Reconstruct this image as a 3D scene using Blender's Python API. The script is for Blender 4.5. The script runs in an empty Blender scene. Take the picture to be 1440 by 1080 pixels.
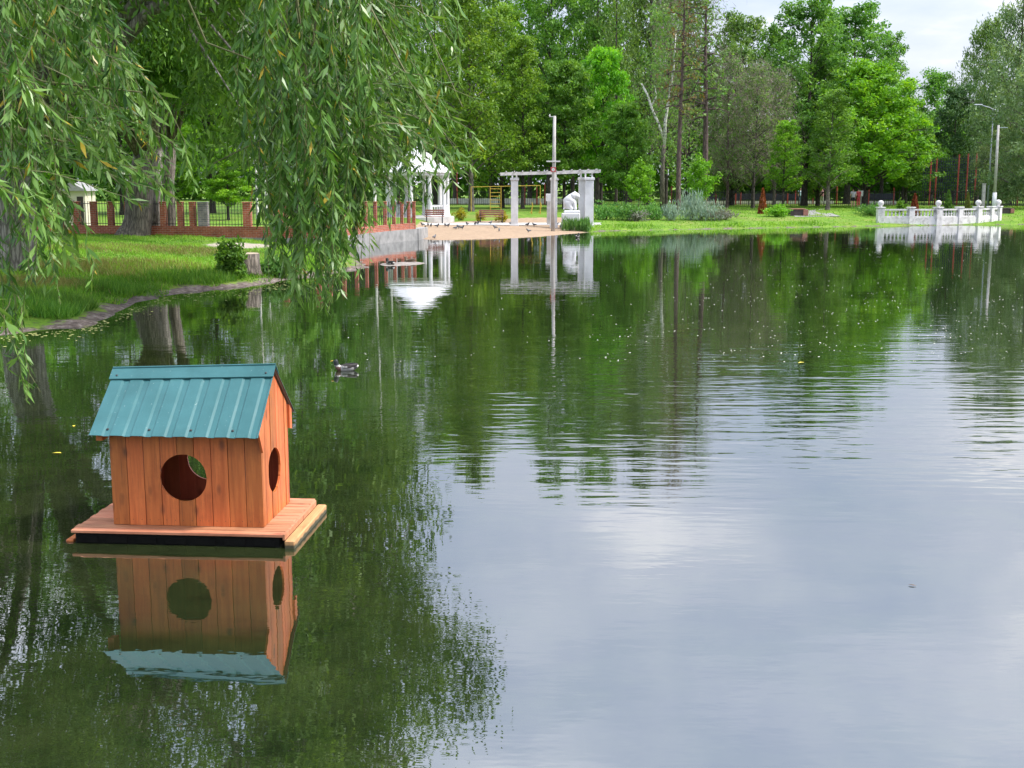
import bpy, math, random
import numpy as np
from math import sin, cos, pi, radians, sqrt, exp
S = bpy.context.scene
COL = S.collection
rng = np.random.default_rng(11)
random.seed(5)
F, CAMH, TH = 1700.0, 3.2, radians(9.5)
W0, H0 = 1440, 1080

# ------------------------------------------------------------------ camera maths
def ray(px, py):
    v = (540 - py) / F
    return np.array([(px - 720) / F, cos(TH) + sin(TH) * v, -sin(TH) + cos(TH) * v])
def at(px, py, Y):
    d = ray(px, py); k = Y / d[1]
    return np.array([d[0] * k, Y, CAMH + d[2] * k])
def onz(px, py, z=0.0):
    d = ray(px, py); k = (z - CAMH) / d[2]
    return np.array([d[0] * k, d[1] * k, z])

# ------------------------------------------------------------------ terrain
shore_px = [(0,471),(60,464),(125,457),(165,440),(200,425),(260,410),(330,405),(380,398),(430,390),(480,384),
            (515,376),(498,358),(505,342),(585,335.5),(605,337.5),(650,337),(700,336),(760,333),(800,329),(850,325),
            (1000,322),(1230,318),(1440,315.5),(1700,313)]
pond = [(-6.3,5.5),(-6.9,10),(-8.6,17),(-10.2,23)] + [tuple(onz(*p)[:2]) for p in shore_px] + [(72,75),(66,30),(30,6),(8,3.2),(-3,3.0)]
P = np.array(pond)
def sdist(X, Y):
    X = np.asarray(X, float); Y = np.asarray(Y, float)
    best = np.full(X.shape, 1e9); inside = np.zeros(X.shape, bool)
    n = len(P)
    for i in range(n):
        x1, y1 = P[i]; x2, y2 = P[(i + 1) % n]
        dx, dy = x2 - x1, y2 - y1
        t = np.clip(((X - x1) * dx + (Y - y1) * dy) / (dx * dx + dy * dy), 0, 1)
        best = np.minimum(best, (X - x1 - t * dx) ** 2 + (Y - y1 - t * dy) ** 2)
        c = (y1 > Y) != (y2 > Y)
        with np.errstate(divide='ignore', invalid='ignore'):
            xi = (x2 - x1) * (Y - y1) / (y2 - y1) + x1
        inside ^= c & (X < xi)
    d = np.sqrt(best)
    return np.where(inside, -d, d)
def sandmask(X, Y, d):
    a = np.clip((X + 6.6) / 1.2, 0, 1) * np.clip((5.6 - X) / 2.0, 0, 1) * np.clip((Y - 60) / 3, 0, 1) * np.clip((92 - Y) / 4, 0, 1)
    return a * np.clip((11.5 - d) / 1.5, 0, 1)
def wob(X, Y):
    return (np.sin(X * .9 + 1.3) * np.cos(Y * .7) * .5 + np.sin(X * .31 + Y * .43) * .6 + np.sin(X * 2.1 - Y * 1.7) * .25)
def height(X, Y):
    X = np.asarray(X, float); Y = np.asarray(Y, float)
    d = sdist(X, Y)
    sm = sandmask(X, Y, d * 0 + 1)
    up = .85 * (1 - np.exp(-np.maximum(d, 0) / 4.5)) * (1 - sm) + .75 * (1 - np.exp(-np.maximum(d, 0) / 11)) * sm
    bm = np.clip((X - 24.8) / 1.5, 0, 1) * np.clip((39 - X) / 1.5, 0, 1) * np.clip((Y - 80) / 2, 0, 1) * np.clip((10 - d) / 2.5, 0, 1)
    up = up * (1 - bm) + np.minimum(up, .2) * bm
    up = up + wob(X, Y) * .045 * np.clip(d / 3, 0, 1)
    return np.where(d > 0, up, np.maximum(-1.2, d * .3))
def gz(x, y): return float(height(np.array([x]), np.array([y]))[0])
def G(px, py):
    d = ray(px, py)
    ks = np.linspace(4, 170, 2600)
    X = d[0] * ks; Y = d[1] * ks; Z = CAMH + d[2] * ks
    h = np.maximum(height(X, Y), 0)
    i = int(np.argmax(Z <= h))
    if Z[i] > h[i]: i = len(ks) - 1
    return np.array([X[i], Y[i], h[i]])
def gx(px, Y):
    x = (px - 720) / F * (Y * cos(TH) + CAMH * sin(TH))
    return np.array([x, Y, gz(x, Y)])

# ------------------------------------------------------------------ materials
def mat(name):
    m = bpy.data.materials.new(name); m.use_nodes = True
    n = m.node_tree; n.nodes.clear()
    out = n.nodes.new('ShaderNodeOutputMaterial')
    return m, n, out
def N(nt, t, **kw):
    n = nt.nodes.new(t)
    for k, v in kw.items():
        if k.startswith('i_'):
            key = k[2:]
            n.inputs[int(key) if key.isdigit() else key.replace('_', ' ')].default_value = v
        else: setattr(n, k, v)
    return n
def L(nt, a, b): nt.links.new(a, b)
def ramp(nt, fac, stops, interp='LINEAR'):
    r = nt.nodes.new('ShaderNodeValToRGB'); r.color_ramp.interpolation = interp
    e = r.color_ramp.elements
    while len(e) < len(stops): e.new(.5)
    for i, (p, c) in enumerate(stops):
        e[i].position = p; e[i].color = (*c, 1)
    L(nt, fac, r.inputs[0]); return r.outputs[0]
def noise(nt, scale, detail=4, vec=None, rough=.55, sc=None):
    n = N(nt, 'ShaderNodeTexNoise'); n.inputs['Scale'].default_value = scale
    n.inputs['Detail'].default_value = detail; n.inputs['Roughness'].default_value = rough
    if vec is not None:
        if sc is not None:
            mp = N(nt, 'ShaderNodeMapping'); mp.inputs['Scale'].default_value = sc
            L(nt, vec, mp.inputs[0]); vec = mp.outputs[0]
        L(nt, vec, n.inputs['Vector'])
    return n.outputs['Fac']
def objco(nt): return nt.nodes.new('ShaderNodeTexCoord').outputs['Object']
def posco(nt): return nt.nodes.new('ShaderNodeNewGeometry').outputs['Position']
def math_(nt, op, a, b=None, c=None, clamp=False):
    m = N(nt, 'ShaderNodeMath', operation=op); m.use_clamp = clamp
    for i, v in enumerate((a, b, c)):
        if v is None: continue
        if isinstance(v, (int, float)): m.inputs[i].default_value = v
        else: L(nt, v, m.inputs[i])
    return m.outputs[0]
def mixc(nt, fac, a, b, blend='MIX'):
    m = N(nt, 'ShaderNodeMix', data_type='RGBA', blend_type=blend)
    for s, v in ((m.inputs[0], fac), (m.inputs[6], a), (m.inputs[7], b)):
        if isinstance(v, (int, float)): s.default_value = v
        elif isinstance(v, tuple): s.default_value = (*v, 1)
        else: L(nt, v, s)
    return m.outputs[2]
def bump(nt, h, dist, strength=1.0):
    b = N(nt, 'ShaderNodeBump'); b.inputs['Strength'].default_value = strength; b.inputs['Distance'].default_value = dist
    L(nt, h, b.inputs['Height']); return b.outputs[0]
def plain(name, c1, c2, scale=4, rough=.7, metal=0, bumpd=.004, detail=6, sc=None, spec=.5, c3=None, c3scale=1.2):
    m, n, out = mat(name); co = objco(n)
    f = noise(n, scale, detail, co, .6, sc)
    c = ramp(n, f, [(.3, c1), (.7, c2)])
    if c3 is not None:
        g = noise(n, c3scale, 5, co, .65)
        c = mixc(n, ramp(n, g, [(.5, (0, 0, 0)), (.68, (1, 1, 1))]), c, c3)
    p = N(n, 'ShaderNodeBsdfPrincipled'); L(n, c, p.inputs['Base Color'])
    p.inputs['Roughness'].default_value = rough; p.inputs['Metallic'].default_value = metal
    p.inputs['Specular IOR Level'].default_value = spec
    if bumpd: L(n, bump(n, f, bumpd), p.inputs['Normal'])
    L(n, p.outputs[0], out.inputs[0]); return m
def leafmat(name, dark, mid, light, trans=.35, rough=.5, spec=.3, odd=None):
    """foliage: per-leaf attribute picks the colour; per-tree random shifts it a little"""
    m, n, out = mat(name)
    a = N(n, 'ShaderNodeAttribute', attribute_name='tint').outputs['Fac']
    stops = [(.0, dark), (.5, mid), (.93, light)]
    if odd: stops += [(.97, odd)]
    c = ramp(n, a, stops)
    oi = N(n, 'ShaderNodeObjectInfo').outputs['Random']
    hs = N(n, 'ShaderNodeHueSaturation'); L(n, c, hs.inputs['Color'])
    L(n, math_(n, 'MULTIPLY_ADD', oi, .014, .493), hs.inputs['Hue'])
    L(n, math_(n, 'MULTIPLY_ADD', oi, .3, .85), hs.inputs['Value'])
    c = hs.outputs[0]
    p = N(n, 'ShaderNodeBsdfPrincipled'); L(n, c, p.inputs['Base Color'])
    p.inputs['Roughness'].default_value = rough; p.inputs['Specular IOR Level'].default_value = spec
    t = N(n, 'ShaderNodeBsdfTranslucent')
    L(n, mixc(n, 1.0, c, (1.25, 1.15, .55), 'MULTIPLY'), t.inputs['Color'])
    mx = N(n, 'ShaderNodeMixShader'); mx.inputs[0].default_value = trans
    L(n, p.outputs[0], mx.inputs[1]); L(n, t.outputs[0], mx.inputs[2])
    L(n, mx.outputs[0], out.inputs[0]); return m
def barkmat(name, c1, c2, sc=(9, 9, 1.6), dist=.03):
    m, n, out = mat(name); co = objco(n)
    mp = N(n, 'ShaderNodeMapping'); mp.inputs['Scale'].default_value = sc; L(n, co, mp.inputs[0])
    v = N(n, 'ShaderNodeTexVoronoi', feature='DISTANCE_TO_EDGE'); v.inputs['Scale'].default_value = 1
    nz = noise(n, 2.5, 5, mp.outputs[0])
    ad = N(n, 'ShaderNodeVectorMath', operation='ADD'); L(n, mp.outputs[0], ad.inputs[0]); L(n, nz, ad.inputs[1]); L(n, ad.outputs[0], v.inputs['Vector'])
    h = math_(n, 'MULTIPLY_ADD', math_(n, 'MINIMUM', v.outputs['Distance'], .35), 2.2, math_(n, 'MULTIPLY', nz, .35))
    c = ramp(n, h, [(.1, c1), (.75, c2)])
    p = N(n, 'ShaderNodeBsdfPrincipled'); L(n, c, p.inputs['Base Color']); p.inputs['Roughness'].default_value = .9
    L(n, bump(n, h, dist), p.inputs['Normal']); L(n, p.outputs[0], out.inputs[0]); return m
M = {}
M['bark'] = barkmat('willow_bark', (.09, .075, .065), (.42, .38, .34))
M['bark_dark'] = barkmat('dark_bark', (.012, .01, .009), (.075, .06, .05))
M['bark_grey'] = barkmat('grey_bark', (.05, .042, .036), (.2, .17, .14))
M['bark_red'] = barkmat('brown_bark', (.035, .022, .02), (.15, .105, .09))
def birchmat():
    m, n, out = mat('birch_bark'); co = objco(n)
    f = noise(n, 3, 5, co, .6, (3, 3, 1.6)); g = noise(n, 7, 3, co, .5, (1, 1, 5))
    c = mixc(n, ramp(n, f, [(.52, (0, 0, 0)), (.6, (1, 1, 1))]), mixc(n, ramp(n, g, [(.62, (0, 0, 0)), (.66, (1, 1, 1))]), (.72, .7, .66), (.1, .09, .08)), (.07, .06, .055))
    p = N(n, 'ShaderNodeBsdfPrincipled'); L(n, c, p.inputs['Base Color']); p.inputs['Roughness'].default_value = .8
    L(n, p.outputs[0], out.inputs[0]); return m
M['birch'] = birchmat()
M['twig'] = plain('twig', (.05, .038, .03), (.13, .1, .08), 9, .8, bumpd=0)
M['twig_green'] = plain('green_twig', (.06, .06, .02), (.14, .15, .05), 9, .7, bumpd=0)
M['twig_pale'] = plain('dead_twig', (.17, .125, .11), (.32, .25, .22), 6, .85, bumpd=0)
M['lf_willow'] = leafmat('willow_leaf', (.03, .1, .013), (.085, .21, .026), (.19, .34, .075), .34, .38, .42, (.42, .32, .03))
M['lf_willow_mid'] = leafmat('willow_bank_leaf', (.04, .12, .014), (.1, .23, .028), (.2, .36, .06), .45)
M['lf_maple'] = leafmat('maple_leaf', (.065, .2, .01), (.14, .37, .018), (.26, .52, .03), .45)
M['lf_poplar'] = leafmat('poplar_leaf', (.05, .145, .022), (.1, .245, .035), (.18, .35, .055), .45)
M['lf_maple_dark'] = leafmat('green_leaf', (.055, .16, .022), (.115, .275, .035), (.2, .39, .055), .45)
M['lf_linden'] = leafmat('linden_leaf', (.06, .155, .016), (.135, .29, .028), (.26, .43, .05), .45)
M['lf_birch'] = leafmat('birch_leaf', (.06, .145, .032), (.12, .24, .048), (.21, .34, .085), .45)
M['lf_fwillow'] = leafmat('grey_willow_leaf', (.07, .13, .05), (.14, .23, .085), (.24, .33, .15), .35)
M['lf_deep'] = leafmat('deep_leaf', (.03, .085, .03), (.055, .14, .048), (.1, .2, .07), .4)
M['lf_brown'] = leafmat('seed_leaf', (.11, .055, .02), (.2, .13, .04), (.2, .22, .05), .3)
M['lf_bright'] = leafmat('sapling_leaf', (.09, .22, .012), (.15, .35, .02), (.23, .45, .04), .45)
M['lf_yellow'] = leafmat('yellow_shrub_leaf', (.16, .17, .01), (.32, .3, .015), (.48, .4, .02), .35)
M['lf_silver'] = leafmat('silver_leaf', (.12, .2, .15), (.22, .32, .25), (.36, .46, .37), .25)
M['lf_herb'] = leafmat('herb_leaf', (.05, .15, .03), (.1, .25, .05), (.19, .36, .09), .38)
M['lf_mauve'] = leafmat('mauve_leaf', (.1, .12, .09), (.18, .19, .16), (.28, .26, .25), .25)
M['lf_rust'] = leafmat('rust_leaf', (.11, .025, .01), (.22, .05, .016), (.3, .1, .03), .2)
M['lf_thuja'] = leafmat('thuja_leaf', (.03, .1, .012), (.07, .18, .02), (.13, .25, .035), .25)
M['lf_rtop'] = leafmat('olive_thuja_leaf', (.08, .075, .015), (.11, .13, .02), (.14, .19, .035), .25)
M['lf_grass'] = leafmat('grass_blade', (.075, .185, .014), (.16, .34, .026), (.28, .46, .06), .42, odd=(.33, .3, .12))
M['lf_bank'] = leafmat('bank_grass_blade', (.045, .13, .014), (.1, .25, .026), (.18, .34, .05), .42)
M['lf_drygrass'] = leafmat('dry_grass_blade', (.12, .14, .03), (.22, .22, .06), (.34, .32, .12), .35)
M['lf_yellowleaf'] = plain('fallen_yellow', (.55, .42, .03), (.7, .6, .06), 20, .5, bumpd=0)
M['white'] = plain('white_paint', (.56, .56, .57), (.7, .7, .71), 1.6, .6, bumpd=.003, c3=(.5, .5, .49), c3scale=1.1)
M['white_old'] = plain('weathered_white', (.53, .52, .505), (.7, .69, .675), 2.2, .75, bumpd=.004, c3=(.36, .35, .33), c3scale=2.5)
M['concrete'] = plain('concrete', (.2, .2, .2), (.34, .335, .325), 2.5, .9, bumpd=.01, c3=(.15, .15, .145))
M['concrete_light'] = plain('pale_concrete', (.34, .335, .33), (.5, .49, .47), 2, .9, bumpd=.008)
M['pole'] = plain('pole_concrete', (.3, .285, .27), (.48, .46, .43), 3, .85, bumpd=.006)
M['iron'] = plain('black_iron', (.012, .012, .013), (.03, .03, .032), 5, .5, bumpd=0)
M['steel'] = plain('painted_steel', (.3, .34, .38), (.4, .44, .48), 4, .45, bumpd=0)
M['red'] = plain('red_paint', (.3, .045, .04), (.42, .075, .065), 4, .5, bumpd=0)
M['yellow'] = plain('yellow_paint', (.4, .25, .03), (.5, .33, .05), 4, .5, bumpd=0)
M['black'] = plain('black_float', (.003, .003, .003), (.008, .008, .007), 12, .9, bumpd=.006, spec=.1)
M['navy'] = plain('navy_net', (.02, .024, .04), (.045, .05, .075), 3, .9, bumpd=0)
M['bench_wood'] = plain('bench_wood', (.16, .07, .05), (.3, .13, .09), 6, .7, sc=(1, 6, 6))
M['dark_wood'] = plain('dark_wood', (.022, .016, .014), (.06, .042, .036), 6, .7)
M['skin'] = plain('skin', (.5, .3, .22), (.58, .36, .27), 8, .6, bumpd=0)
for nm, c in (('hair', (.02, .014, .01)), ('cloth_grey', (.42, .39, .43)), ('cloth_black', (.012, .012, .016)), ('cloth_red', (.45, .06, .07)),
              ('cloth_orange', (.62, .12, .04)), ('cloth_ochre', (.42, .17, .05)), ('cloth_navy', (.03, .04, .11)), ('cloth_blue', (.42, .62, .68)),
              ('cloth_white', (.72, .68, .7)), ('cloth_denim', (.2, .28, .42)), ('cloth_pink', (.7, .38, .42))):
    M[nm] = plain(nm, tuple(v * .85 for v in c), tuple(min(1, v * 1.1) for v in c), 14, .85, bumpd=0)
def woodmat(name, c1, c2, knot, axis=2, rough=.5, gain=1.0, wet=None):
    """stained pine: grain along an axis, a shade per board, knots"""
    m, n, out = mat(name); co = objco(n)
    sc = [22, 22, 22]; sc[axis] = 1.6
    g = noise(n, 1.0, 6, co, .6, tuple(sc))
    c = ramp(n, g, [(.28, c1), (.72, c2)])
    ksc = [7, 7, 7]; ksc[axis] = 3.2
    mp = N(n, 'ShaderNodeMapping'); mp.inputs['Scale'].default_value = ksc; L(n, co, mp.inputs[0])
    v = N(n, 'ShaderNodeTexVoronoi'); v.inputs['Scale'].default_value = 1; v.inputs['Randomness'].default_value = 1
    L(n, mp.outputs[0], v.inputs['Vector'])
    kf = ramp(n, v.outputs['Distance'], [(.08, (1, 1, 1)), (.24, (0, 0, 0))])
    big = noise(n, 2.3, 3, co)
    kf = math_(n, 'MULTIPLY', kf, ramp(n, big, [(.36, (0, 0, 0)), (.5, (.95, .95, .95))]))
    c = mixc(n, kf, c, knot)
    st = noise(n, 1.0, 5, co, .7, tuple(60 if i != axis else 2.2 for i in range(3)))
    c = mixc(n, ramp(n, st, [(.56, (0, 0, 0)), (.7, (.7, .7, .7))]), c, knot)
    c = mixc(n, ramp(n, noise(n, 3.1, 5, co, .65), [(.5, (0, 0, 0)), (.72, (.45, .45, .45))]), c, tuple(v * .55 for v in c1))
    at_ = N(n, 'ShaderNodeAttribute', attribute_name='tint').outputs['Fac']
    hs = N(n, 'ShaderNodeHueSaturation'); L(n, c, hs.inputs['Color'])
    L(n, math_(n, 'MULTIPLY_ADD', at_, .42 * gain, .79), hs.inputs['Value'])
    L(n, math_(n, 'MULTIPLY_ADD', at_, -.012, .506), hs.inputs['Hue'])
    fin = hs.outputs[0]
    if wet is not None:
        z = N(n, 'ShaderNodeSeparateXYZ'); L(n, co, z.inputs[0])
        wf = ramp(n, math_(n, 'MULTIPLY_ADD', noise(n, 9, 4, co), .05, math_(n, 'SUBTRACT', wet + .475, z.outputs[2])), [(.49, (0, 0, 0)), (.51, (1, 1, 1))])
        fin = mixc(n, wf, fin, (.05, .045, .02))
    p = N(n, 'ShaderNodeBsdfPrincipled'); L(n, fin, p.inputs['Base Color'])
    L(n, math_(n, 'MULTIPLY_ADD', g, .25, rough - .1), p.inputs['Roughness'])
    L(n, bump(n, g, .0025), p.inputs['Normal']); L(n, p.outputs[0], out.inputs[0]); return m
M['pine'] = woodmat('stained_pine', (.38, .087, .019), (.61, .18, .045), (.16, .045, .015), gain=1.35)
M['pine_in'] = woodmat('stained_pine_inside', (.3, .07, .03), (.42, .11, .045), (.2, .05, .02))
M['deck'] = woodmat('stained_deck', (.36, .13, .06), (.56, .26, .14), (.24, .08, .04), axis=0, rough=.6)
M['beam'] = woodmat('raw_beam', (.4, .2, .075), (.58, .34, .15), (.26, .12, .04), axis=1, rough=.65, wet=.03)
def metalmat():
    m, n, out = mat('green_metal'); co = objco(n)
    f = noise(n, 3, 5, co); s = noise(n, 45, 2, co); t = noise(n, 6, 4, co, .6, (1, 1, 1))
    c = ramp(n, f, [(.3, (.027, .11, .118)), (.7, (.041, .147, .16))])
    c = mixc(n, ramp(n, s, [(.7, (0, 0, 0)), (.76, (.4, .4, .4))]), c, (.4, .5, .48))
    c = mixc(n, ramp(n, t, [(.6, (0, 0, 0)), (.75, (.3, .3, .3))]), c, (.06, .15, .14))
    p = N(n, 'ShaderNodeBsdfPrincipled'); L(n, c, p.inputs['Base Color'])
    L(n, math_(n, 'MULTIPLY_ADD', f, .2, .32), p.inputs['Roughness']); p.inputs['Specular IOR Level'].default_value = .35
    L(n, bump(n, f, .004), p.inputs['Normal'])
    L(n, p.outputs[0], out.inputs[0]); return m
M['metal'] = metalmat()
M['metal_under'] = plain('brown_underside', (.1, .055, .035), (.16, .09, .06), 6, .6)
def brickmat(name, c1, c2, mortar, sc=1.0):
    m, n, out = mat(name)
    tc = nt_uv = N(n, 'ShaderNodeUVMap').outputs[0]
    b = N(n, 'ShaderNodeTexBrick'); L(n, tc, b.inputs['Vector'])
    b.inputs['Color1'].default_value = (*c1, 1); b.inputs['Color2'].default_value = (*c2, 1); b.inputs['Mortar'].default_value = (*mortar, 1)
    b.inputs['Scale'].default_value = 1; b.inputs['Brick Width'].default_value = .25 * sc; b.inputs['Row Height'].default_value = .085 * sc
    b.inputs['Mortar Size'].default_value = .009 * sc; b.inputs['Mortar Smooth'].default_value = .2; b.inputs['Bias'].default_value = -.1
    co = objco(n); f = noise(n, 3, 5, co)
    c = mixc(n, 1.0, b.outputs['Color'], ramp(n, f, [(.3, (.68, .68, .68)), (.7, (1.12, 1.12, 1.12))]), 'MULTIPLY')
    p = N(n, 'ShaderNodeBsdfPrincipled'); L(n, c, p.inputs['Base Color']); p.inputs['Roughness'].default_value = .85
    L(n, bump(n, math_(n, 'SUBTRACT', 1.0, b.outputs['Fac']), .008), p.inputs['Normal'])
    L(n, p.outputs[0], out.inputs[0]); return m
M['brick'] = brickmat('red_brick', (.36, .085, .045), (.46, .13, .065), (.42, .3, .24))
M['brick_bad'] = brickmat('flaking_brick', (.5, .4, .32), (.42, .16, .09), (.2, .17, .15))
M['brick_grey'] = brickmat('grey_brick', (.17, .165, .175), (.26, .245, .25), (.4, .33, .29))

# ------------------------------------------------------------------ mesh builder
def tag(o, label=None, cat=None, group=None, kind=None):
    if label: o['label'] = label
    if cat: o['category'] = cat
    if group: o['group'] = group
    if kind: o['kind'] = kind
    return o
def empty(name, loc, label, cat, group=None, rz=0.0):
    o = bpy.data.objects.new(name, None); COL.objects.link(o); o.empty_display_size = .2
    o.location = tuple(float(v) for v in loc); o.rotation_euler = (0, 0, rz)
    return tag(o, label, cat, group)
class MB:
    def __init__(s): s.v = []; s.f = []; s.t = []; s.uv = {}; s.mi = []
    def add(s, vs, fs, tint=.5, mi=0):
        b = len(s.v); s.v += [tuple(float(c) for c in v) for v in vs]; s.f += [tuple(i + b for i in f) for f in fs]
        s.t += [tint] * len(vs); s.mi += [mi] * len(fs); return s
    def box(s, c, d, rz=0, tint=.5, bevel=0.0, mi=0, taper=1.0):
        cx, cy, cz = c; a, b, h = d[0] / 2, d[1] / 2, d[2] / 2
        ca, sa = cos(rz), sin(rz)
        if bevel <= 0:
            vs = [(x * a * (taper if z > 0 else 1), y * b * (taper if z > 0 else 1), z * h) for z in (-1, 1) for x, y in ((-1, -1), (1, -1), (1, 1), (-1, 1))]
            fs = [(3, 2, 1, 0), (4, 5, 6, 7), (0, 1, 5, 4), (1, 2, 6, 5), (2, 3, 7, 6), (3, 0, 4, 7)]
        else:
            e = min(bevel, a * .9, b * .9, h * .9); vs = []
            for z, k in ((-h, e), (-h + e, 0), (h - e, 0), (h, e)):
                A, B = a - k, b - k
                vs += [(-A + e, -B, z), (A - e, -B, z), (A, -B + e, z), (A, B - e, z), (A - e, B, z), (-A + e, B, z), (-A, B - e, z), (-A, -B + e, z)]
            fs = [tuple(range(7, -1, -1)), tuple(range(24, 32))]
            for r in range(3):
                for i in range(8):
                    j = (i + 1) % 8; fs.append((r * 8 + i, r * 8 + j, r * 8 + 8 + j, r * 8 + 8 + i))
        return s.add([(cx + x * ca - y * sa, cy + x * sa + y * ca, cz + z) for x, y, z in vs], fs, tint, mi)
    def tube(s, pts, radii, sides=6, tint=.5, cap=True, lump=0.0, mi=0):
        pts = [np.array(p, float) for p in pts]; n = len(pts)
        if isinstance(radii, (int, float)): radii = [radii] * n
        vs = []; fs = []; u = None
        for i in range(n):
            t = pts[min(i + 1, n - 1)] - pts[max(i - 1, 0)]; t = t / (np.linalg.norm(t) + 1e-9)
            if u is None:
                u = np.cross(t, (0, 1, 0)) if abs(t[1]) < .9 else np.cross(t, (1, 0, 0))
            u = u - t * np.dot(u, t); u = u / (np.linalg.norm(u) + 1e-9); w = np.cross(t, u)
            for k in range(sides):
                a = 2 * pi * k / sides
                r = radii[i] * (1 + (lump * (sin(3 * a + i * .35) * .5 + sin(7 * a + 1.7 + i * .2) * .35 + random.uniform(-.3, .3)) if lump else 0))
                vs.append(pts[i] + r * (cos(a) * u + sin(a) * w))
        for i in range(n - 1):
            for k in range(sides):
                j = (k + 1) % sides; fs.append((i * sides + k, i * sides + j, (i + 1) * sides + j, (i + 1) * sides + k))
        if cap: fs += [tuple(range(sides - 1, -1, -1)), tuple((n - 1) * sides + k for k in range(sides))]
        return s.add(vs, fs, tint, mi)
    def lathe(s, prof, c=(0, 0, 0), sides=12, tint=.5, sq=False, rz=0.0, mi=0):
        vs = []; fs = []; n = len(prof); 
        for r, z in prof:
            for k in range(sides):
                a = 2 * pi * k / sides + rz
                vs.append((c[0] + r * cos(a), c[1] + r * sin(a), c[2] + z))
        for i in range(n - 1):
            for k in range(sides):
                j = (k + 1) % sides; fs.append((i * sides + k, i * sides + j, (i + 1) * sides + j, (i + 1) * sides + k))
        fs += [tuple(range(sides - 1, -1, -1)), tuple((n - 1) * sides + k for k in range(sides))]
        return s.add(vs, fs, tint, mi)
    def prism(s, poly, o, ux, uy, un, thick, tint=.5, mi=0):
        """flat polygon (2-D points) in the frame o,ux,uy, thickened along un"""
        o, ux, uy, un = (np.array(v, float) for v in (o, ux, uy, un)); n = len(poly)
        vs = [o + ux * a + uy * b for a, b in poly] + [o + ux * a + uy * b + un * thick for a, b in poly]
        fs = [tuple(range(n - 1, -1, -1)), tuple(range(n, 2 * n))] + [(i, (i + 1) % n, n + (i + 1) % n, n + i) for i in range(n)]
        return s.add(vs, fs, tint, mi)
    def build(s, name, m, parent=None, smooth=False, boxuv=False):
        me = bpy.data.meshes.new(name); me.from_pydata(s.v, [], s.f)
        ms = m if isinstance(m, (list, tuple)) else [m]
        for x in ms: me.materials.append(x)
        if len(ms) > 1: me.polygons.foreach_set('material_index', s.mi)
        a = me.attributes.new('tint', 'FLOAT', 'POINT'); a.data.foreach_set('value', s.t)
        if smooth: me.polygons.foreach_set('use_smooth', [True] * len(me.polygons))
        if boxuv:
            uv = me.uv_layers.new(name='UVMap')
            for p in me.polygons:
                nx, ny, nz = (abs(c) for c in p.normal)
                for li in p.loop_indices:
                    x, y, z = me.vertices[me.loops[li].vertex_index].co
                    h = x if ny >= nx else y
                    uv.data[li].uv = (h, z) if nz < .8 else (x, y)
        me.update()
        o = bpy.data.objects.new(name, me); COL.objects.link(o)
        if parent is not None: o.parent = parent
        return o
def copy_tree(o, parent=None):
    c = o.copy(); COL.objects.link(c)
    if parent is not None: c.parent = parent
    for ch in list(o.children): copy_tree(ch, c)
    return c
def leafobj(name, C, A, B, tint, m, parent=None, wide=.0, fold=None):
    """one quad per leaf: base, side, tip, side"""
    n = len(C)
    V = np.empty((n, 4, 3), np.float32)
    mid = C + A * wide
    V[:, 0] = C - A; V[:, 1] = mid + B; V[:, 2] = C + A; V[:, 3] = mid - B
    if fold is not None:
        V[:, 1] += fold; V[:, 3] += fold
    me = bpy.data.meshes.new(name)
    me.vertices.add(n * 4); me.vertices.foreach_set('co', V.reshape(-1))
    me.loops.add(n * 4); me.loops.foreach_set('vertex_index', np.arange(n * 4, dtype=np.int32))
    me.polygons.add(n); me.polygons.foreach_set('loop_start', np.arange(0, n * 4, 4, dtype=np.int32))
    a = me.attributes.new('tint', 'FLOAT', 'POINT'); a.data.foreach_set('value', np.repeat(np.clip(tint, 0, 1), 4).astype(np.float32))
    me.materials.append(m); me.update(calc_edges=True)
    o = bpy.data.objects.new(name, me); COL.objects.link(o)
    if parent is not None: o.parent = parent
    return o
def unit(a): return a / (np.linalg.norm(a, axis=-1, keepdims=True) + 1e-9)
def skin_mesh(name, verts, edges, radii, m, parent=None, sub=2, root=0):
    me = bpy.data.meshes.new(name + '_cage'); me.from_pydata([tuple(v) for v in verts], edges, [])
    o = bpy.data.objects.new(name + '_cage', me); COL.objects.link(o)
    o.modifiers.new('skin', 'SKIN')
    if not me.skin_vertices: return None
    sv = me.skin_vertices[0].data
    for i, r in enumerate(radii):
        sv[i].radius = (r, r) if isinstance(r, (int, float)) else r
        sv[i].use_root = (i == root)
    sb = o.modifiers.new('sub', 'SUBSURF'); sb.levels = sub; sb.render_levels = sub
    bpy.context.view_layer.update()
    dg = bpy.context.evaluated_depsgraph_get()
    me2 = bpy.data.meshes.new_from_object(o.evaluated_get(dg)); me2.name = name
    bpy.data.objects.remove(o); bpy.data.meshes.remove(me)
    me2.materials.clear(); me2.materials.append(m)
    me2.polygons.foreach_set('use_smooth', [True] * len(me2.polygons))
    ob = bpy.data.objects.new(name, me2); COL.objects.link(ob)
    if parent is not None: ob.parent = parent
    return ob

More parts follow.
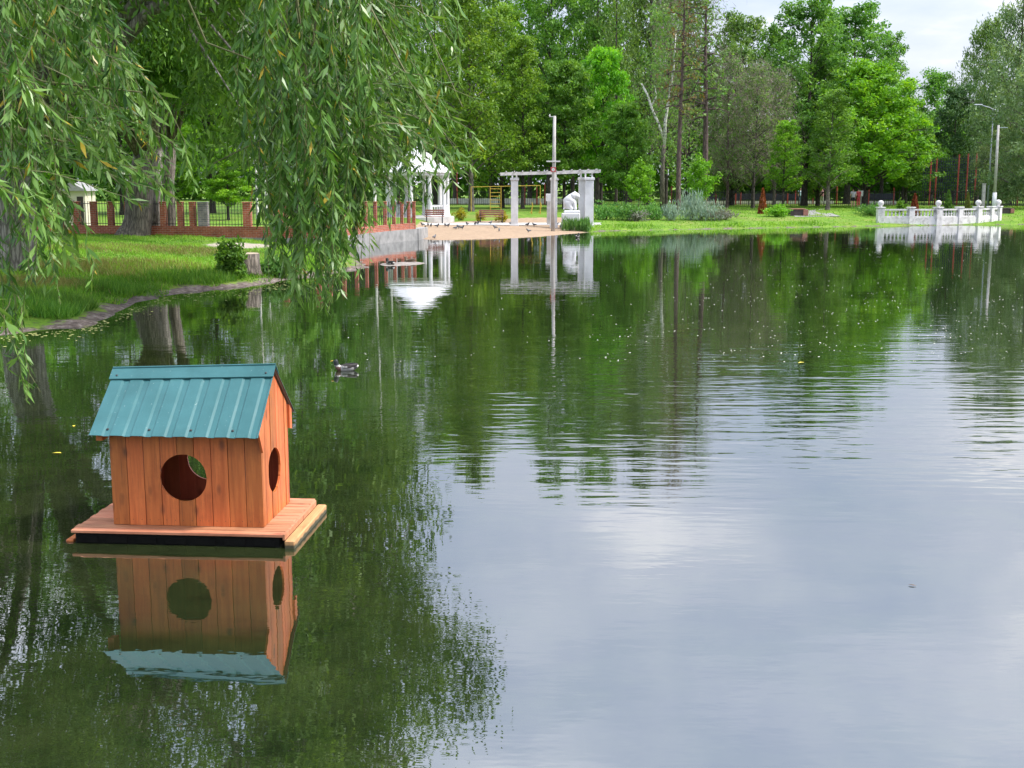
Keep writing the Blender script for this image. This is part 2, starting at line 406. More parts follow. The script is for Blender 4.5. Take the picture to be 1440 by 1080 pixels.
# ------------------------------------------------------------------ ground, water, sky
def lines(segs):
    out = []
    for a, b, st in segs: out += list(np.arange(a, b, st))
    return np.array(out + [segs[-1][1]])
gxs = lines([(-700, -100, 60), (-100, -30, 5), (-30, -18, .8), (-18, 8, .33), (8, 60, .9), (60, 120, 5), (120, 700, 58)])
gys = lines([(-60, 0, 5), (0, 22, 1), (22, 46, .33), (46, 96, .6), (96, 150, 2), (150, 900, 50)])
GX, GY = np.meshgrid(gxs, gys)
GD = sdist(GX, GY); GZ = height(GX, GY)
GZ = GZ + .035 * np.clip(1 - np.abs(GD) / 1.2, 0, 1) * (np.sin(GX * 3.1 + GY * .7) + .7 * np.sin(GX * 5.3 - GY * 2.9) + .6 * np.sin(GY * 4.1 + GX)) * (GY < 60)
GZ = GZ + np.where((GD > .3) & (GY < 60), rng.normal(0, .012, GZ.shape), 0)
ny, nx = GX.shape
me = bpy.data.meshes.new('ground')
idx = np.arange(nx * ny).reshape(ny, nx)
quads = np.stack([idx[:-1, :-1], idx[:-1, 1:], idx[1:, 1:], idx[1:, :-1]], -1).reshape(-1, 4)
me.from_pydata(np.stack([GX, GY, GZ], -1).reshape(-1, 3).tolist(), [], quads.tolist())
for nm, arr in (('shore', GD), ('sand', sandmask(GX, GY, GD))):
    a = me.attributes.new(nm, 'FLOAT', 'POINT'); a.data.foreach_set('value', arr.reshape(-1).astype(np.float32))
gp = G(338, 345)
pat = np.exp(-(((GX - gp[0]) / 1.5) ** 2 + ((GY - gp[1]) / 2.4) ** 2) ** 2)
sp1 = G(395, 334)
a = me.attributes.new('gravel', 'FLOAT', 'POINT'); a.data.foreach_set('value', pat.reshape(-1).astype(np.float32))
me.polygons.foreach_set('use_smooth', [True] * len(me.polygons))
ground = bpy.data.objects.new('ground', me); COL.objects.link(ground); tag(ground, kind='structure')
def groundmat():
    m, n, out = mat('ground_soil'); co = posco(n)
    big = noise(n, .35, 5, co); fine = noise(n, 5, 6, co, .7); mid = noise(n, 1.3, 5, co, .65)
    grass = ramp(n, math_(n, 'MULTIPLY_ADD', fine, .5, math_(n, 'MULTIPLY', mid, .5)), [(.35, (.05, .11, .014)), (.5, (.1, .2, .02)), (.66, (.2, .26, .045))])
    dry = ramp(n, big, [(.5, (0, 0, 0)), (.66, (.55, .55, .55))])
    grass = mixc(n, dry, grass, (.19, .19, .06))
    mud = ramp(n, fine, [(.32, (.05, .038, .032)), (.52, (.15, .12, .105)), (.7, (.3, .27, .24))])
    sand = ramp(n, fine, [(.3, (.25, .175, .115)), (.7, (.37, .275, .19))])
    sand = mixc(n, ramp(n, mid, [(.5, (0, 0, 0)), (.65, (.5, .5, .5))]), sand, (.22, .165, .115))
    sh = N(n, 'ShaderNodeAttribute', attribute_name='shore').outputs['Fac']
    sd = N(n, 'ShaderNodeAttribute', attribute_name='sand').outputs['Fac']
    gv = N(n, 'ShaderNodeAttribute', attribute_name='gravel').outputs['Fac']
    e = math_(n, 'MULTIPLY_ADD', math_(n, 'SUBTRACT', mid, .5), 2.2, sh)
    e = math_(n, 'MULTIPLY_ADD', math_(n, 'SUBTRACT', fine, .5), .9, e)
    yy = N(n, 'ShaderNodeSeparateXYZ'); L(n, co, yy.inputs[0])
    far = N(n, 'ShaderNodeMapRange'); L(n, yy.outputs[1], far.inputs[0])
    for i, v in ((1, 40), (2, 70), (3, .5), (4, .1)): far.inputs[i].default_value = v
    f = math_(n, 'SUBTRACT', e, far.outputs[0])
    c = mixc(n, ramp(n, math_(n, 'ADD', f, .5), [(.4, (0, 0, 0)), (.6, (1, 1, 1))]), mud, grass)
    c = mixc(n, ramp(n, math_(n, 'MULTIPLY_ADD', math_(n, 'SUBTRACT', mid, .5), .9, sd), [(.4, (0, 0, 0)), (.55, (1, 1, 1))]), c, sand)
    c = mixc(n, ramp(n, math_(n, 'MULTIPLY_ADD', math_(n, 'SUBTRACT', fine, .5), .9, gv), [(.4, (0, 0, 0)), (.6, (1, 1, 1))]), c, ramp(n, fine, [(.3, (.26, .22, .18)), (.7, (.44, .39, .33))]))
    p = N(n, 'ShaderNodeBsdfPrincipled'); L(n, c, p.inputs['Base Color']); p.inputs['Roughness'].default_value = .95
    p.inputs['Specular IOR Level'].default_value = .15
    L(n, bump(n, fine, .03), p.inputs['Normal']); L(n, p.outputs[0], out.inputs[0]); return m
me.materials.append(groundmat())

mb = MB(); mb.add([(-60, -10, 0), (110, -10, 0), (110, 112, 0), (-60, 112, 0)], [(0, 1, 2, 3)])
def watermat():
    m, n, out = mat('pond_water'); co = posco(n)
    sx = N(n, 'ShaderNodeSeparateXYZ'); L(n, co, sx.inputs[0]); X, Y = sx.outputs[0], sx.outputs[1]
    # wind ripples lie mostly across the pond; a ruffled band in the middle distance, calmer near the shore
    wl = noise(n, .12, 3, co)
    def mr(src, a, b, c, d):
        r = N(n, 'ShaderNodeMapRange', interpolation_type='SMOOTHSTEP'); L(n, src, r.inputs[0])
        for i, v in ((1, a), (2, b), (3, c), (4, d)): r.inputs[i].default_value = v
        return r.outputs[0]
    Yw = math_(n, 'MULTIPLY_ADD', math_(n, 'SUBTRACT', wl, .5), 9.0, Y)
    band = math_(n, 'MULTIPLY', mr(Yw, 10.5, 14.5, 0, 1), mr(Yw, 18, 32, 1, .16))
    side = mr(math_(n, 'MULTIPLY_ADD', Y, .1, X), -1.0, 2.4, .08, 1.0)
    band = math_(n, 'MULTIPLY', band, side)
    warp = noise(n, .8, 2, co)
    wv = N(n, 'ShaderNodeTexWave', wave_type='BANDS', bands_direction='Y', wave_profile='SIN')
    mp = N(n, 'ShaderNodeMapping'); mp.inputs['Scale'].default_value = (.12, 1, 1); mp.inputs['Rotation'].default_value = (0, 0, radians(3)); L(n, co, mp.inputs[0]); L(n, mp.outputs[0], wv.inputs['Vector'])
    wv.inputs['Scale'].default_value = .9; wv.inputs['Distortion'].default_value = 9; wv.inputs['Detail'].default_value = 2; wv.inputs['Detail Scale'].default_value = .8
    def rot(a):
        q = N(n, 'ShaderNodeMapping'); q.inputs['Rotation'].default_value = (0, 0, radians(a)); L(n, co, q.inputs[0]); return q.outputs[0]
    wp_ = ramp(n, noise(n, .33, 3, co, .5, (.45, 1.3, 1)), [(.36, (.3, .3, .3)), (.6, (1.25, 1.25, 1.25))])
    band = math_(n, 'MULTIPLY', band, wp_)
    r1 = math_(n, 'MULTIPLY_ADD', wv.outputs['Fac'], .06, math_(n, 'MULTIPLY_ADD', noise(n, 5.4, 2, rot(5), .45, (.2, 1, 1)), .6, math_(n, 'MULTIPLY', noise(n, 4.4, 2, rot(-6), .45, (.2, 1, 1)), .6)))
    r2 = noise(n, 3.2, 3, co, .5, (.3, 1, 1))
    r3 = noise(n, 8.5, 2, co, .5, (.45, 1, 1))
    r4 = noise(n, .55, 2, co, .5, (.4, 1, 1))
    patch = ramp(n, noise(n, .25, 3, co, .5, (.5, 1.6, 1)), [(.42, (.35, .35, .35)), (.62, (1, 1, 1))])
    h = math_(n, 'MULTIPLY', math_(n, 'MULTIPLY', r1, band), .0092)
    h = math_(n, 'MULTIPLY_ADD', math_(n, 'MULTIPLY', r2, patch), .0021, h)
    h = math_(n, 'MULTIPLY_ADD', math_(n, 'MULTIPLY', r3, math_(n, 'MULTIPLY', patch, mr(Y, 6, 14, 1, .5))), .0011, h)
    h = math_(n, 'MULTIPLY_ADD', r4, .004, h)
    nb = bump(n, h, 1.0)
    lw = N(n, 'ShaderNodeFresnel'); lw.inputs['IOR'].default_value = 1.45; L(n, nb, lw.inputs['Normal'])
    fr = math_(n, 'MULTIPLY_ADD', lw.outputs[0], .86, .2, clamp=True)
    murk = ramp(n, noise(n, 1.1, 5, co, .7), [(.35, (.008, .013, .005)), (.7, (.022, .03, .01))])
    d = N(n, 'ShaderNodeBsdfDiffuse'); L(n, murk, d.inputs['Color'])
    g = N(n, 'ShaderNodeBsdfGlossy'); g.inputs['Roughness'].default_value = .012; g.inputs['Color'].default_value = (.97, .98, 1, 1); L(n, nb, g.inputs['Normal'])
    mx = N(n, 'ShaderNodeMixShader'); L(n, fr, mx.inputs[0]); L(n, d.outputs[0], mx.inputs[1]); L(n, g.outputs[0], mx.inputs[2])
    L(n, mx.outputs[0], out.inputs[0]); return m
water = mb.build('water', watermat()); tag(water, kind='structure')

SUN = np.array([.72, -.1, .95]); SUN /= np.linalg.norm(SUN)
w = bpy.data.worlds.new('World'); S.world = w; w.use_nodes = True
n = w.node_tree; n.nodes.clear()
wo = n.nodes.new('ShaderNodeOutputWorld'); bg = n.nodes.new('ShaderNodeBackground'); L(n, bg.outputs[0], wo.inputs[0])
sky = N(n, 'ShaderNodeTexSky', sky_type='NISHITA'); sky.sun_disc = False
sky.sun_elevation = math.asin(SUN[2]); sky.sun_rotation = math.atan2(SUN[0], SUN[1]); sky.air_density = 1.0; sky.dust_density = 2.5; sky.ozone_density = 1.0
tc = n.nodes.new('ShaderNodeTexCoord').outputs['Generated']
sp = N(n, 'ShaderNodeSeparateXYZ'); L(n, tc, sp.inputs[0])
den = math_(n, 'ADD', math_(n, 'MAXIMUM', sp.outputs[2], 0.0), .22)
cb = N(n, 'ShaderNodeCombineXYZ'); L(n, math_(n, 'DIVIDE', sp.outputs[0], den), cb.inputs[0]); L(n, math_(n, 'DIVIDE', sp.outputs[1], den), cb.inputs[1])
c1 = noise(n, 1.5, 7, cb.outputs[0], .55); c2 = noise(n, .7, 4, cb.outputs[0], .5)
cl = ramp(n, math_(n, 'MULTIPLY_ADD', c1, .6, math_(n, 'MULTIPLY', c2, .45)), [(.42, (.42, .42, .42)), (.52, (.7, .7, .7)), (.62, (1, 1, 1))])
cloudc = ramp(n, c1, [(.3, (4.3, 4.75, 6.0)), (.55, (5.3, 5.55, 6.5)), (.68, (7.8, 7.7, 8.0))])
r_ = n.nodes[-1]
el = N(n, 'ShaderNodeMapRange', interpolation_type='SMOOTHSTEP'); L(n, sp.outputs[2], el.inputs[0])
for i, v in ((1, .1), (2, .55), (3, .84), (4, 1.7)): el.inputs[i].default_value = v
ev = N(n, 'ShaderNodeCombineColor'); [L(n, el.outputs[0], ev.inputs[i]) for i in range(3)]
L(n, mixc(n, 1.0, mixc(n, cl, sky.outputs[0], cloudc), ev.outputs[0], 'MULTIPLY'), bg.inputs[0]); bg.inputs[1].default_value = .115
sun = bpy.data.lights.new('sun', 'SUN'); sun.energy = 2.9; sun.angle = radians(5.0); sun.color = (1, .955, .88)
so = bpy.data.objects.new('sun', sun); COL.objects.link(so)
from mathutils import Vector
so.rotation_euler = Vector(SUN).to_track_quat('Z', 'Y').to_euler()

# ------------------------------------------------------------------ camera
cd = bpy.data.cameras.new('camera'); cam = bpy.data.objects.new('camera', cd); COL.objects.link(cam)
cam.location = (0, 0, CAMH); cam.rotation_euler = (pi / 2 - TH, 0, 0)
cd.sensor_width = 36; cd.lens = F / W0 * 36; cd.clip_end = 2000; cd.clip_start = .05
S.camera = cam
S.view_settings.view_transform = 'Standard'; S.view_settings.look = 'None'; S.view_settings.gamma = 1; S.view_settings.use_curve_mapping = False
S.view_settings.exposure = 1.0
cy = S.cycles
cy.max_bounces = 7; cy.diffuse_bounces = 3; cy.glossy_bounces = 3; cy.transmission_bounces = 3; cy.transparent_max_bounces = 4
cy.caustics_reflective = False; cy.caustics_refractive = False
cy.use_adaptive_sampling = True; cy.adaptive_threshold = .015
try:
    cy.use_denoising = True; cy.denoiser = 'OPENIMAGEDENOISE'; cy.denoising_input_passes = 'RGB_ALBEDO_NORMAL'
except Exception as e: print('denoise', e)
cy.sample_clamp_indirect = 6

# ------------------------------------------------------------------ floating duck house
ho = onz(264, 740, .125); HZ = .125
house = empty('duck_house', (ho[0], ho[1], 0), 'orange stained wooden duck house with green metal roof floating on a raft', 'duck house', rz=radians(-4.5))
def board_wall(mb, o, ux, un, u0, u1, bw, zb, ztop, hole, thick, seed, gap=.003):
    r = random.Random(seed); u = u0; uz = (0, 0, 1)
    while u < u1 - .005:
        a, b = u + gap, min(u + bw, u1) - gap; u += bw
        t = r.random(); dep = r.uniform(-.0025, .0025)
        oo = np.array(o, float) + np.array(un, float) * dep
        hx, hz, hr = hole if hole else (99, 0, 0)
        xs = sorted(set([a, b] + [x for x in np.linspace(hx - hr, hx + hr, 41) if a < x < b]))
        top = [(x, ztop(x)) for x in sorted(set([a, b] + ([RY] if a < RY < b and ztop is gable_top else [])))]
        if b < hx - hr or a > hx + hr:
            mb.prism([(a, zb), (b, zb)] + top[::-1], oo, ux, uz, un, thick, t)
        else:
            h = lambda x: sqrt(max(0, hr * hr - (x - hx) ** 2)) * (1 + .012 * sin(9 * x))
            mb.prism([(x, hz + h(x)) for x in xs] + top[::-1], oo, ux, uz, un, thick, t)
            mb.prism([(a, zb), (b, zb)] + [(x, hz - h(x)) for x in xs[::-1]], oo, ux, uz, un, thick, t)
WX0, WX1, WD = -.69, .705, .9
RY, EY0, EY1, EZ = .43, -.19, 1.06, .985
def ridge_z(x): return 1.455 + (x + .79) / 1.5 * .05
def roof_z(x, y):
    k = (y - EY0) / (RY - EY0) if y < RY else (EY1 - y) / (EY1 - RY)
    return EZ + (ridge_z(x) - EZ) * k
GXT = [.66]
def gable_top(y): return roof_z(GXT[0], y) - .016
front_top = lambda x: roof_z(x, 0.0) - .02
back_top = lambda x: roof_z(x, WD) - .02
mb = MB(); board_wall(mb, (0, 0, 0), (1, 0, 0), (0, 1, 0), WX0, WX1, .155, HZ + .004, front_top, (-.02, .574, .216), .02, 1)
for i in range(9):
    for dx in (.035, .115):
        x, z = WX0 + i * .155 + dx, HZ + .055; ring = [(x + .0035 * cos(a), -.0045, z + .0035 * sin(a)) for a in np.linspace(0, 2 * pi, 7)[:-1]]
        mb.add(ring + [(x, -.0062, z)], [(k, (k + 1) % 6, 6) for k in range(6)], .5, 1)
mb.build('front_wall', [M['pine'], M['iron']], house)
mb = MB(); board_wall(mb, (0, WD - .02, 0), (1, 0, 0), (0, 1, 0), WX0, WX1, .155, HZ + .004, back_top, (-.085, .548, .21), .02, 2, .0006)
mb.build('back_wall', M['pine_in'], house)
mb = MB(); board_wall(mb, (WX1 - .022, 0, 0), (0, 1, 0), (1, 0, 0), .022, WD - .022, .095, HZ + .004, gable_top, (.41, .566, .207), .02, 3)
mb.build('gable_wall', M['pine'], house)
GXT[0] = -.79
mb = MB(); board_wall(mb, (WX0 + .002, 0, 0), (0, 1, 0), (1, 0, 0), .022, WD - .022, .095, HZ + .004, gable_top, None, .02, 4, .0006)
mb.build('gable_wall', M['pine_in'], house)
def roof_panel(name, ye, yr):
    prof = []; x = -.79; per = .1885
    base = [(0, 0), (.005, .009), (.114, .009), (.136, 0), (.1885, 0)]
    k = 0
    while x < .73:
        for dx, h in base[:-1]:
            xx = x + dx
            if xx < .733: prof.append((xx, h))
        x += per
    prof.append((.735, prof[-1][1]))
    mb = MB(); n = len(prof); vs = []
    nrm = np.array([0, -(ridge_z(0) - EZ), abs(yr - ye)]) if ye < yr else np.array([0, (ridge_z(0) - EZ), abs(yr - ye)])
    nrm = nrm / np.linalg.norm(nrm)
    ring = []
    for off in (0.0, -.004):
        for t in (0.0, .33, .66, 1.0):
            for xx, h in prof:
                wv = .0022 * sin(xx * 31 + t * 3) * (1 - t)
                p = np.array([xx, ye + (yr - ye) * t, EZ + (ridge_z(xx) - EZ) * t]) + nrm * (h + off + wv + .004)
                vs.append(p)
    fs = []; mi = []
    for s_ in range(2):
        for t in range(3):
            for i in range(n - 1):
                a = s_ * 4 * n + t * n + i; q = (a, a + 1, a + 1 + n, a + n)
                fs.append(q if (s_ == 0) == (ye < yr) else q[::-1]); mi.append(s_)
    for i in range(n - 1): fs.append((i, 4 * n + i, 4 * n + i + 1, i + 1)); mi.append(0)
    for t in range(3):
        for i in (0, n - 1):
            fs.append((t * n + i, (t + 1) * n + i, 4 * n + (t + 1) * n + i, 4 * n + t * n + i)); mi.append(0)
    mb.add(vs, fs); mb.mi = mi
    return mb.build(name, [M['metal'], M['metal_under']], house), nrm
rp, rn = roof_panel('roof_panel', EY0, RY)
for px in (-.64, -.262, .115, .492):
    mb = MB(); y = EY0 + .062; p = np.array([px, y, roof_z(px, y)]) + rn * .005
    mb.tube([p, p + rn * .004, p + rn * .008], [.013, .012, .007], 8); mb.build('screw', M['iron'], rp)
roof_panel('roof_panel', EY1, RY)
mb = MB()
for sgn in (-1, 1):
    y1 = RY + sgn * .1
    a, b = -.8, .74
    pts = []
    for xx in (a, b):
        zr = ridge_z(xx) + .045
        pts += [(xx, RY, zr), (xx, y1, roof_z(min(max(xx, -.79), .73), y1) + .034), (xx, y1 - sgn * .002, roof_z(xx, y1) + .024), (xx, RY, zr - .008)]
    fs = [(0, 1, 5, 4), (1, 2, 6, 5), (2, 3, 7, 6), (0, 3, 2, 1), (4, 5, 6, 7)]
    mb.add(pts, fs if sgn < 0 else [f[::-1] for f in fs])
cap = mb.build('ridge_cap', M['metal'], house)
mb = MB(); mb.tube([(-.795, RY, ridge_z(-.79) + .046), (.738, RY, ridge_z(.73) + .046)], .009, 8); mb.build('ridge_bead', M['metal'], cap)
for px in (-.735, .665):
    y = RY - .07; p = np.array([px, y, roof_z(px, y) + .036]); mb = MB()
    mb.tube([p, p + rn * .004, p + rn * .008], [.011, .011, .006], 8); mb.build('screw', M['iron'], cap)
# rafter ends and fascia
mb = MB(); mb.prism([(-.12, .93), (.0, .93), (.0, 1.09), (-.12, roof_z(0, -.12) - .012)], (-.755, 0, 0), (0, 1, 0), (0, 0, 1), (1, 0, 0), .055, .3)
mb.build('rafter_end', M['pine'], house)
mb = MB(); mb.prism([(-.13, roof_z(0, -.13) - .02), (-.02, .82), (.03, .90), (.03, roof_z(0, .03) - .02)], (WX1 + .001, 0, 0), (0, 1, 0), (0, 0, 1), (1, 0, 0), .02, .8)
mb.build('fascia_end', M['pine'], house)
mb = MB(); mb.prism([(.9, .86), (.98, .84), (.98, roof_z(0, .98) - .02), (.9, roof_z(0, .9) - .02)], (WX1 + .001, 0, 0), (0, 1, 0), (0, 0, 1), (1, 0, 0), .02, .8)
mb.build('fascia_end', M['pine'], house)
# raft
mb = MB(); y = -.2; k = 0; r = random.Random(9)
while y < .97:
    wdt = .104; a, b = -1.005 + r.uniform(-.012, .012), .93 + r.uniform(-.012, .01)
    mb.box(((a + b) / 2, y + wdt / 2, HZ - .014 + r.uniform(-.0015, .0015)), (b - a, wdt - .012, .028), 0, r.random(), .004); y += wdt; k += 1
mb.build('deck', M['deck'], house)
mb = MB(); mb.box((.936, .39, HZ - .026), (.022, 1.17, .056), 0, .5, .003); mb.build('edge_strip', M['deck'], house)
mb = MB(); mb.box((-.04, .37, .015), (1.87, 1.1, .16), 0, .5, .01)
for i in range(7): mb.box((-.86 + i * .27, -.183, .04), (.19, .012, .06), 0, .3, .003)
mb.build('float', M['black'], house)
mb = MB(); mb.box((.987, .42, .015), (.09, 1.24, .11), 0, .5, .008); mb.build('runner_beam', M['beam'], house)
mb = MB(); mb.box((-1.045, .30, -.03), (.07, .9, .1), 0, .3, .008); mb.build('runner_beam', M['pine'], house)

# ------------------------------------------------------------------ birds
def paint(o, fn):
    me = o.data; a = me.attributes.new('paint', 'FLOAT_COLOR', 'POINT')
    a.data.foreach_set('color', np.array([(*fn(v.co), 1) for v in me.vertices], np.float32).reshape(-1))
def paintmat():
    m, n, out = mat('feathers'); at_ = N(n, 'ShaderNodeAttribute', attribute_name='paint').outputs['Color']
    f = noise(n, 60, 4, objco(n), .6, (.4, 1, 1))
    c = mixc(n, 1.0, at_, ramp(n, f, [(.3, (.6, .6, .6)), (.7, (1.25, 1.25, 1.25))]), 'MULTIPLY')
    p = N(n, 'ShaderNodeBsdfPrincipled'); L(n, c, p.inputs['Base Color']); p.inputs['Roughness'].default_value = .55
    L(n, p.outputs[0], out.inputs[0]); return m
M['feather'] = paintmat()
def duck(name, loc, rz, label, hen=False, scale=1.0):
    r_ = empty(name, loc, label, 'duck', rz=rz); r_.scale = (scale,) * 3
    v = [(.0, 0, .045), (.09, 0, .05), (.14, 0, .06), (.165, 0, .11), (.175, 0, .175), (.2, 0, .2), (-.1, 0, .055), (-.17, 0, .075), (-.215, 0, .1)]
    e = [(0, 1), (1, 2), (2, 3), (3, 4), (4, 5), (0, 6), (6, 7), (7, 8)]
    rd = [(.085, .075), (.08, .07), (.06, .058), (.042, .042), (.05, .052), (.04, .04), (.078, .06), (.045, .035), (.02, .012)]
    b = skin_mesh('body', v, e, rd, M['feather'], r_, 2)
    def fn(c):
        if hen: return (.16, .11, .065) if c.z < .12 else (.13, .085, .05)
        if c.x > .12 and c.z > .105: return (.002, .007, .006)
        if c.x > .1 and c.z > .092: return (.75, .75, .72)
        if c.x > .09: return (.11, .05, .035)
        if c.x < -.19: return (.7, .68, .63)
        if c.x < -.13: return (.01, .01, .01)
        if c.z > .105: return (.012, .009, .008)
        return (.32, .31, .29)
    paint(b, fn)
    bl = skin_mesh('bill', [(.22, 0, .19), (.245, 0, .18), (.27, 0, .174)], [(0, 1), (1, 2)], [(.016, .014), (.015, .009), (.012, .005)], M['yellow'] if not hen else M['bench_wood'], r_, 1)
    for s_ in (-1, 1):
        wg = skin_mesh('wing', [(.07, s_ * .078, .085), (-.04, s_ * .085, .095), (-.15, s_ * .05, .112), (-.2, s_ * .02, .125)], [(0, 1), (1, 2), (2, 3)], [(.03, .03), (.014, .036), (.012, .026), (.005, .008)], M['feather'], r_, 2, 1)
        paint(wg, (lambda c: (.12, .08, .05)) if hen else (lambda c: (.018, .014, .012) if c.z > .1 else ((.45, .44, .41) if c.x > -.02 else (.05, .04, .035))))
    return r_
dk = onz(487, 521, 0)
duck('mallard_duck', (dk[0], dk[1], -.012), pi + .12, 'dark headed mallard drake swimming alone on the open pond', scale=1.0)
p_ = onz(549, 372.5, 0); duck('mallard_duck', (p_[0], p_[1], -.02), 2.2, 'duck with a pale breast beside the mud bar near the brick wall', scale=1.35)
p_ = onz(577, 369, 0); duck('mallard_duck', (p_[0], p_[1], .0), pi - .2, 'brown duck resting on the right end of the mud bar', True, 1.15)
p_ = onz(812, 334, 0); duck('mallard_duck', (p_[0], p_[1], 0), 1.2, 'small dark duck swimming close to the far sandy beach', False, 1.25)
mbk = onz(566, 371, 0)
mb = MB(); vs = []; fs = []
for j in range(7):
    for i in range(25):
        u, v = i / 24 * 2 - 1, j / 6 * 2 - 1
        k = max(0, 1 - u * u - v * v * .9)
        vs.append((u * 1.15, v * 1.5 + .25 * sin(u * 3), -.03 + .07 * k + .012 * sin(u * 17 + v * 5) * k))
for j in range(6):
    for i in range(24): fs.append((j * 25 + i, j * 25 + i + 1, j * 25 + 26 + i, j * 25 + 25 + i))
mb.add(vs, fs); mud = mb.build('mud_bar', plain('mud', (.12, .1, .08), (.33, .29, .26), 6, .8, bumpd=.02), smooth=True)
mud.location = (mbk[0], mbk[1], 0); tag(mud, kind='structure')
def pigeon_meshes():
    r_ = empty('pigeon', (0, 0, 0), 'small dark pigeon standing on the sandy beach by the white pergola', 'pigeon', 'pigeons on the sandy beach')
    b = skin_mesh('body', [(0, 0, .13), (.07, 0, .16), (.1, 0, .215), (.125, 0, .24), (-.1, 0, .115), (-.2, 0, .1), (0.01, .03, .06), (.01, .03, .0), (0.01, -.03, .06), (.01, -.03, .0)],
                  [(0, 1), (1, 2), (2, 3), (0, 4), (4, 5), (0, 6), (6, 7), (0, 8), (8, 9)], [.065, .05, .032, .024, .045, (.035, .012), .012, .008, .012, .008], M['feather'], r_, 1)
    paint(b, lambda c: (.03, .035, .04) if c.x > .06 else ((.06, .06, .07) if c.x < -.08 else (.13, .135, .15)))
    return r_
pg = pigeon_meshes(); first = True
for px, py in ((594,318),(602,318.5),(606,319.5),(615,320),(626,319),(630,319.5),(641,323),(645,321.5),(650,322.5),(657,317),(672,316),(690,315.5),(696,322),(702,326),(743,327),(751,318.5),(783,318),(788,321),(790,320),(742,318),(598,323),(611,336),(668,317),(718,316)):
    g = G(px, py); o = pg if first else copy_tree(pg); first = False
    o.location = tuple(g); o.rotation_euler = (0, 0, random.uniform(0, 6.28)); o.scale = (1.05,) * 3

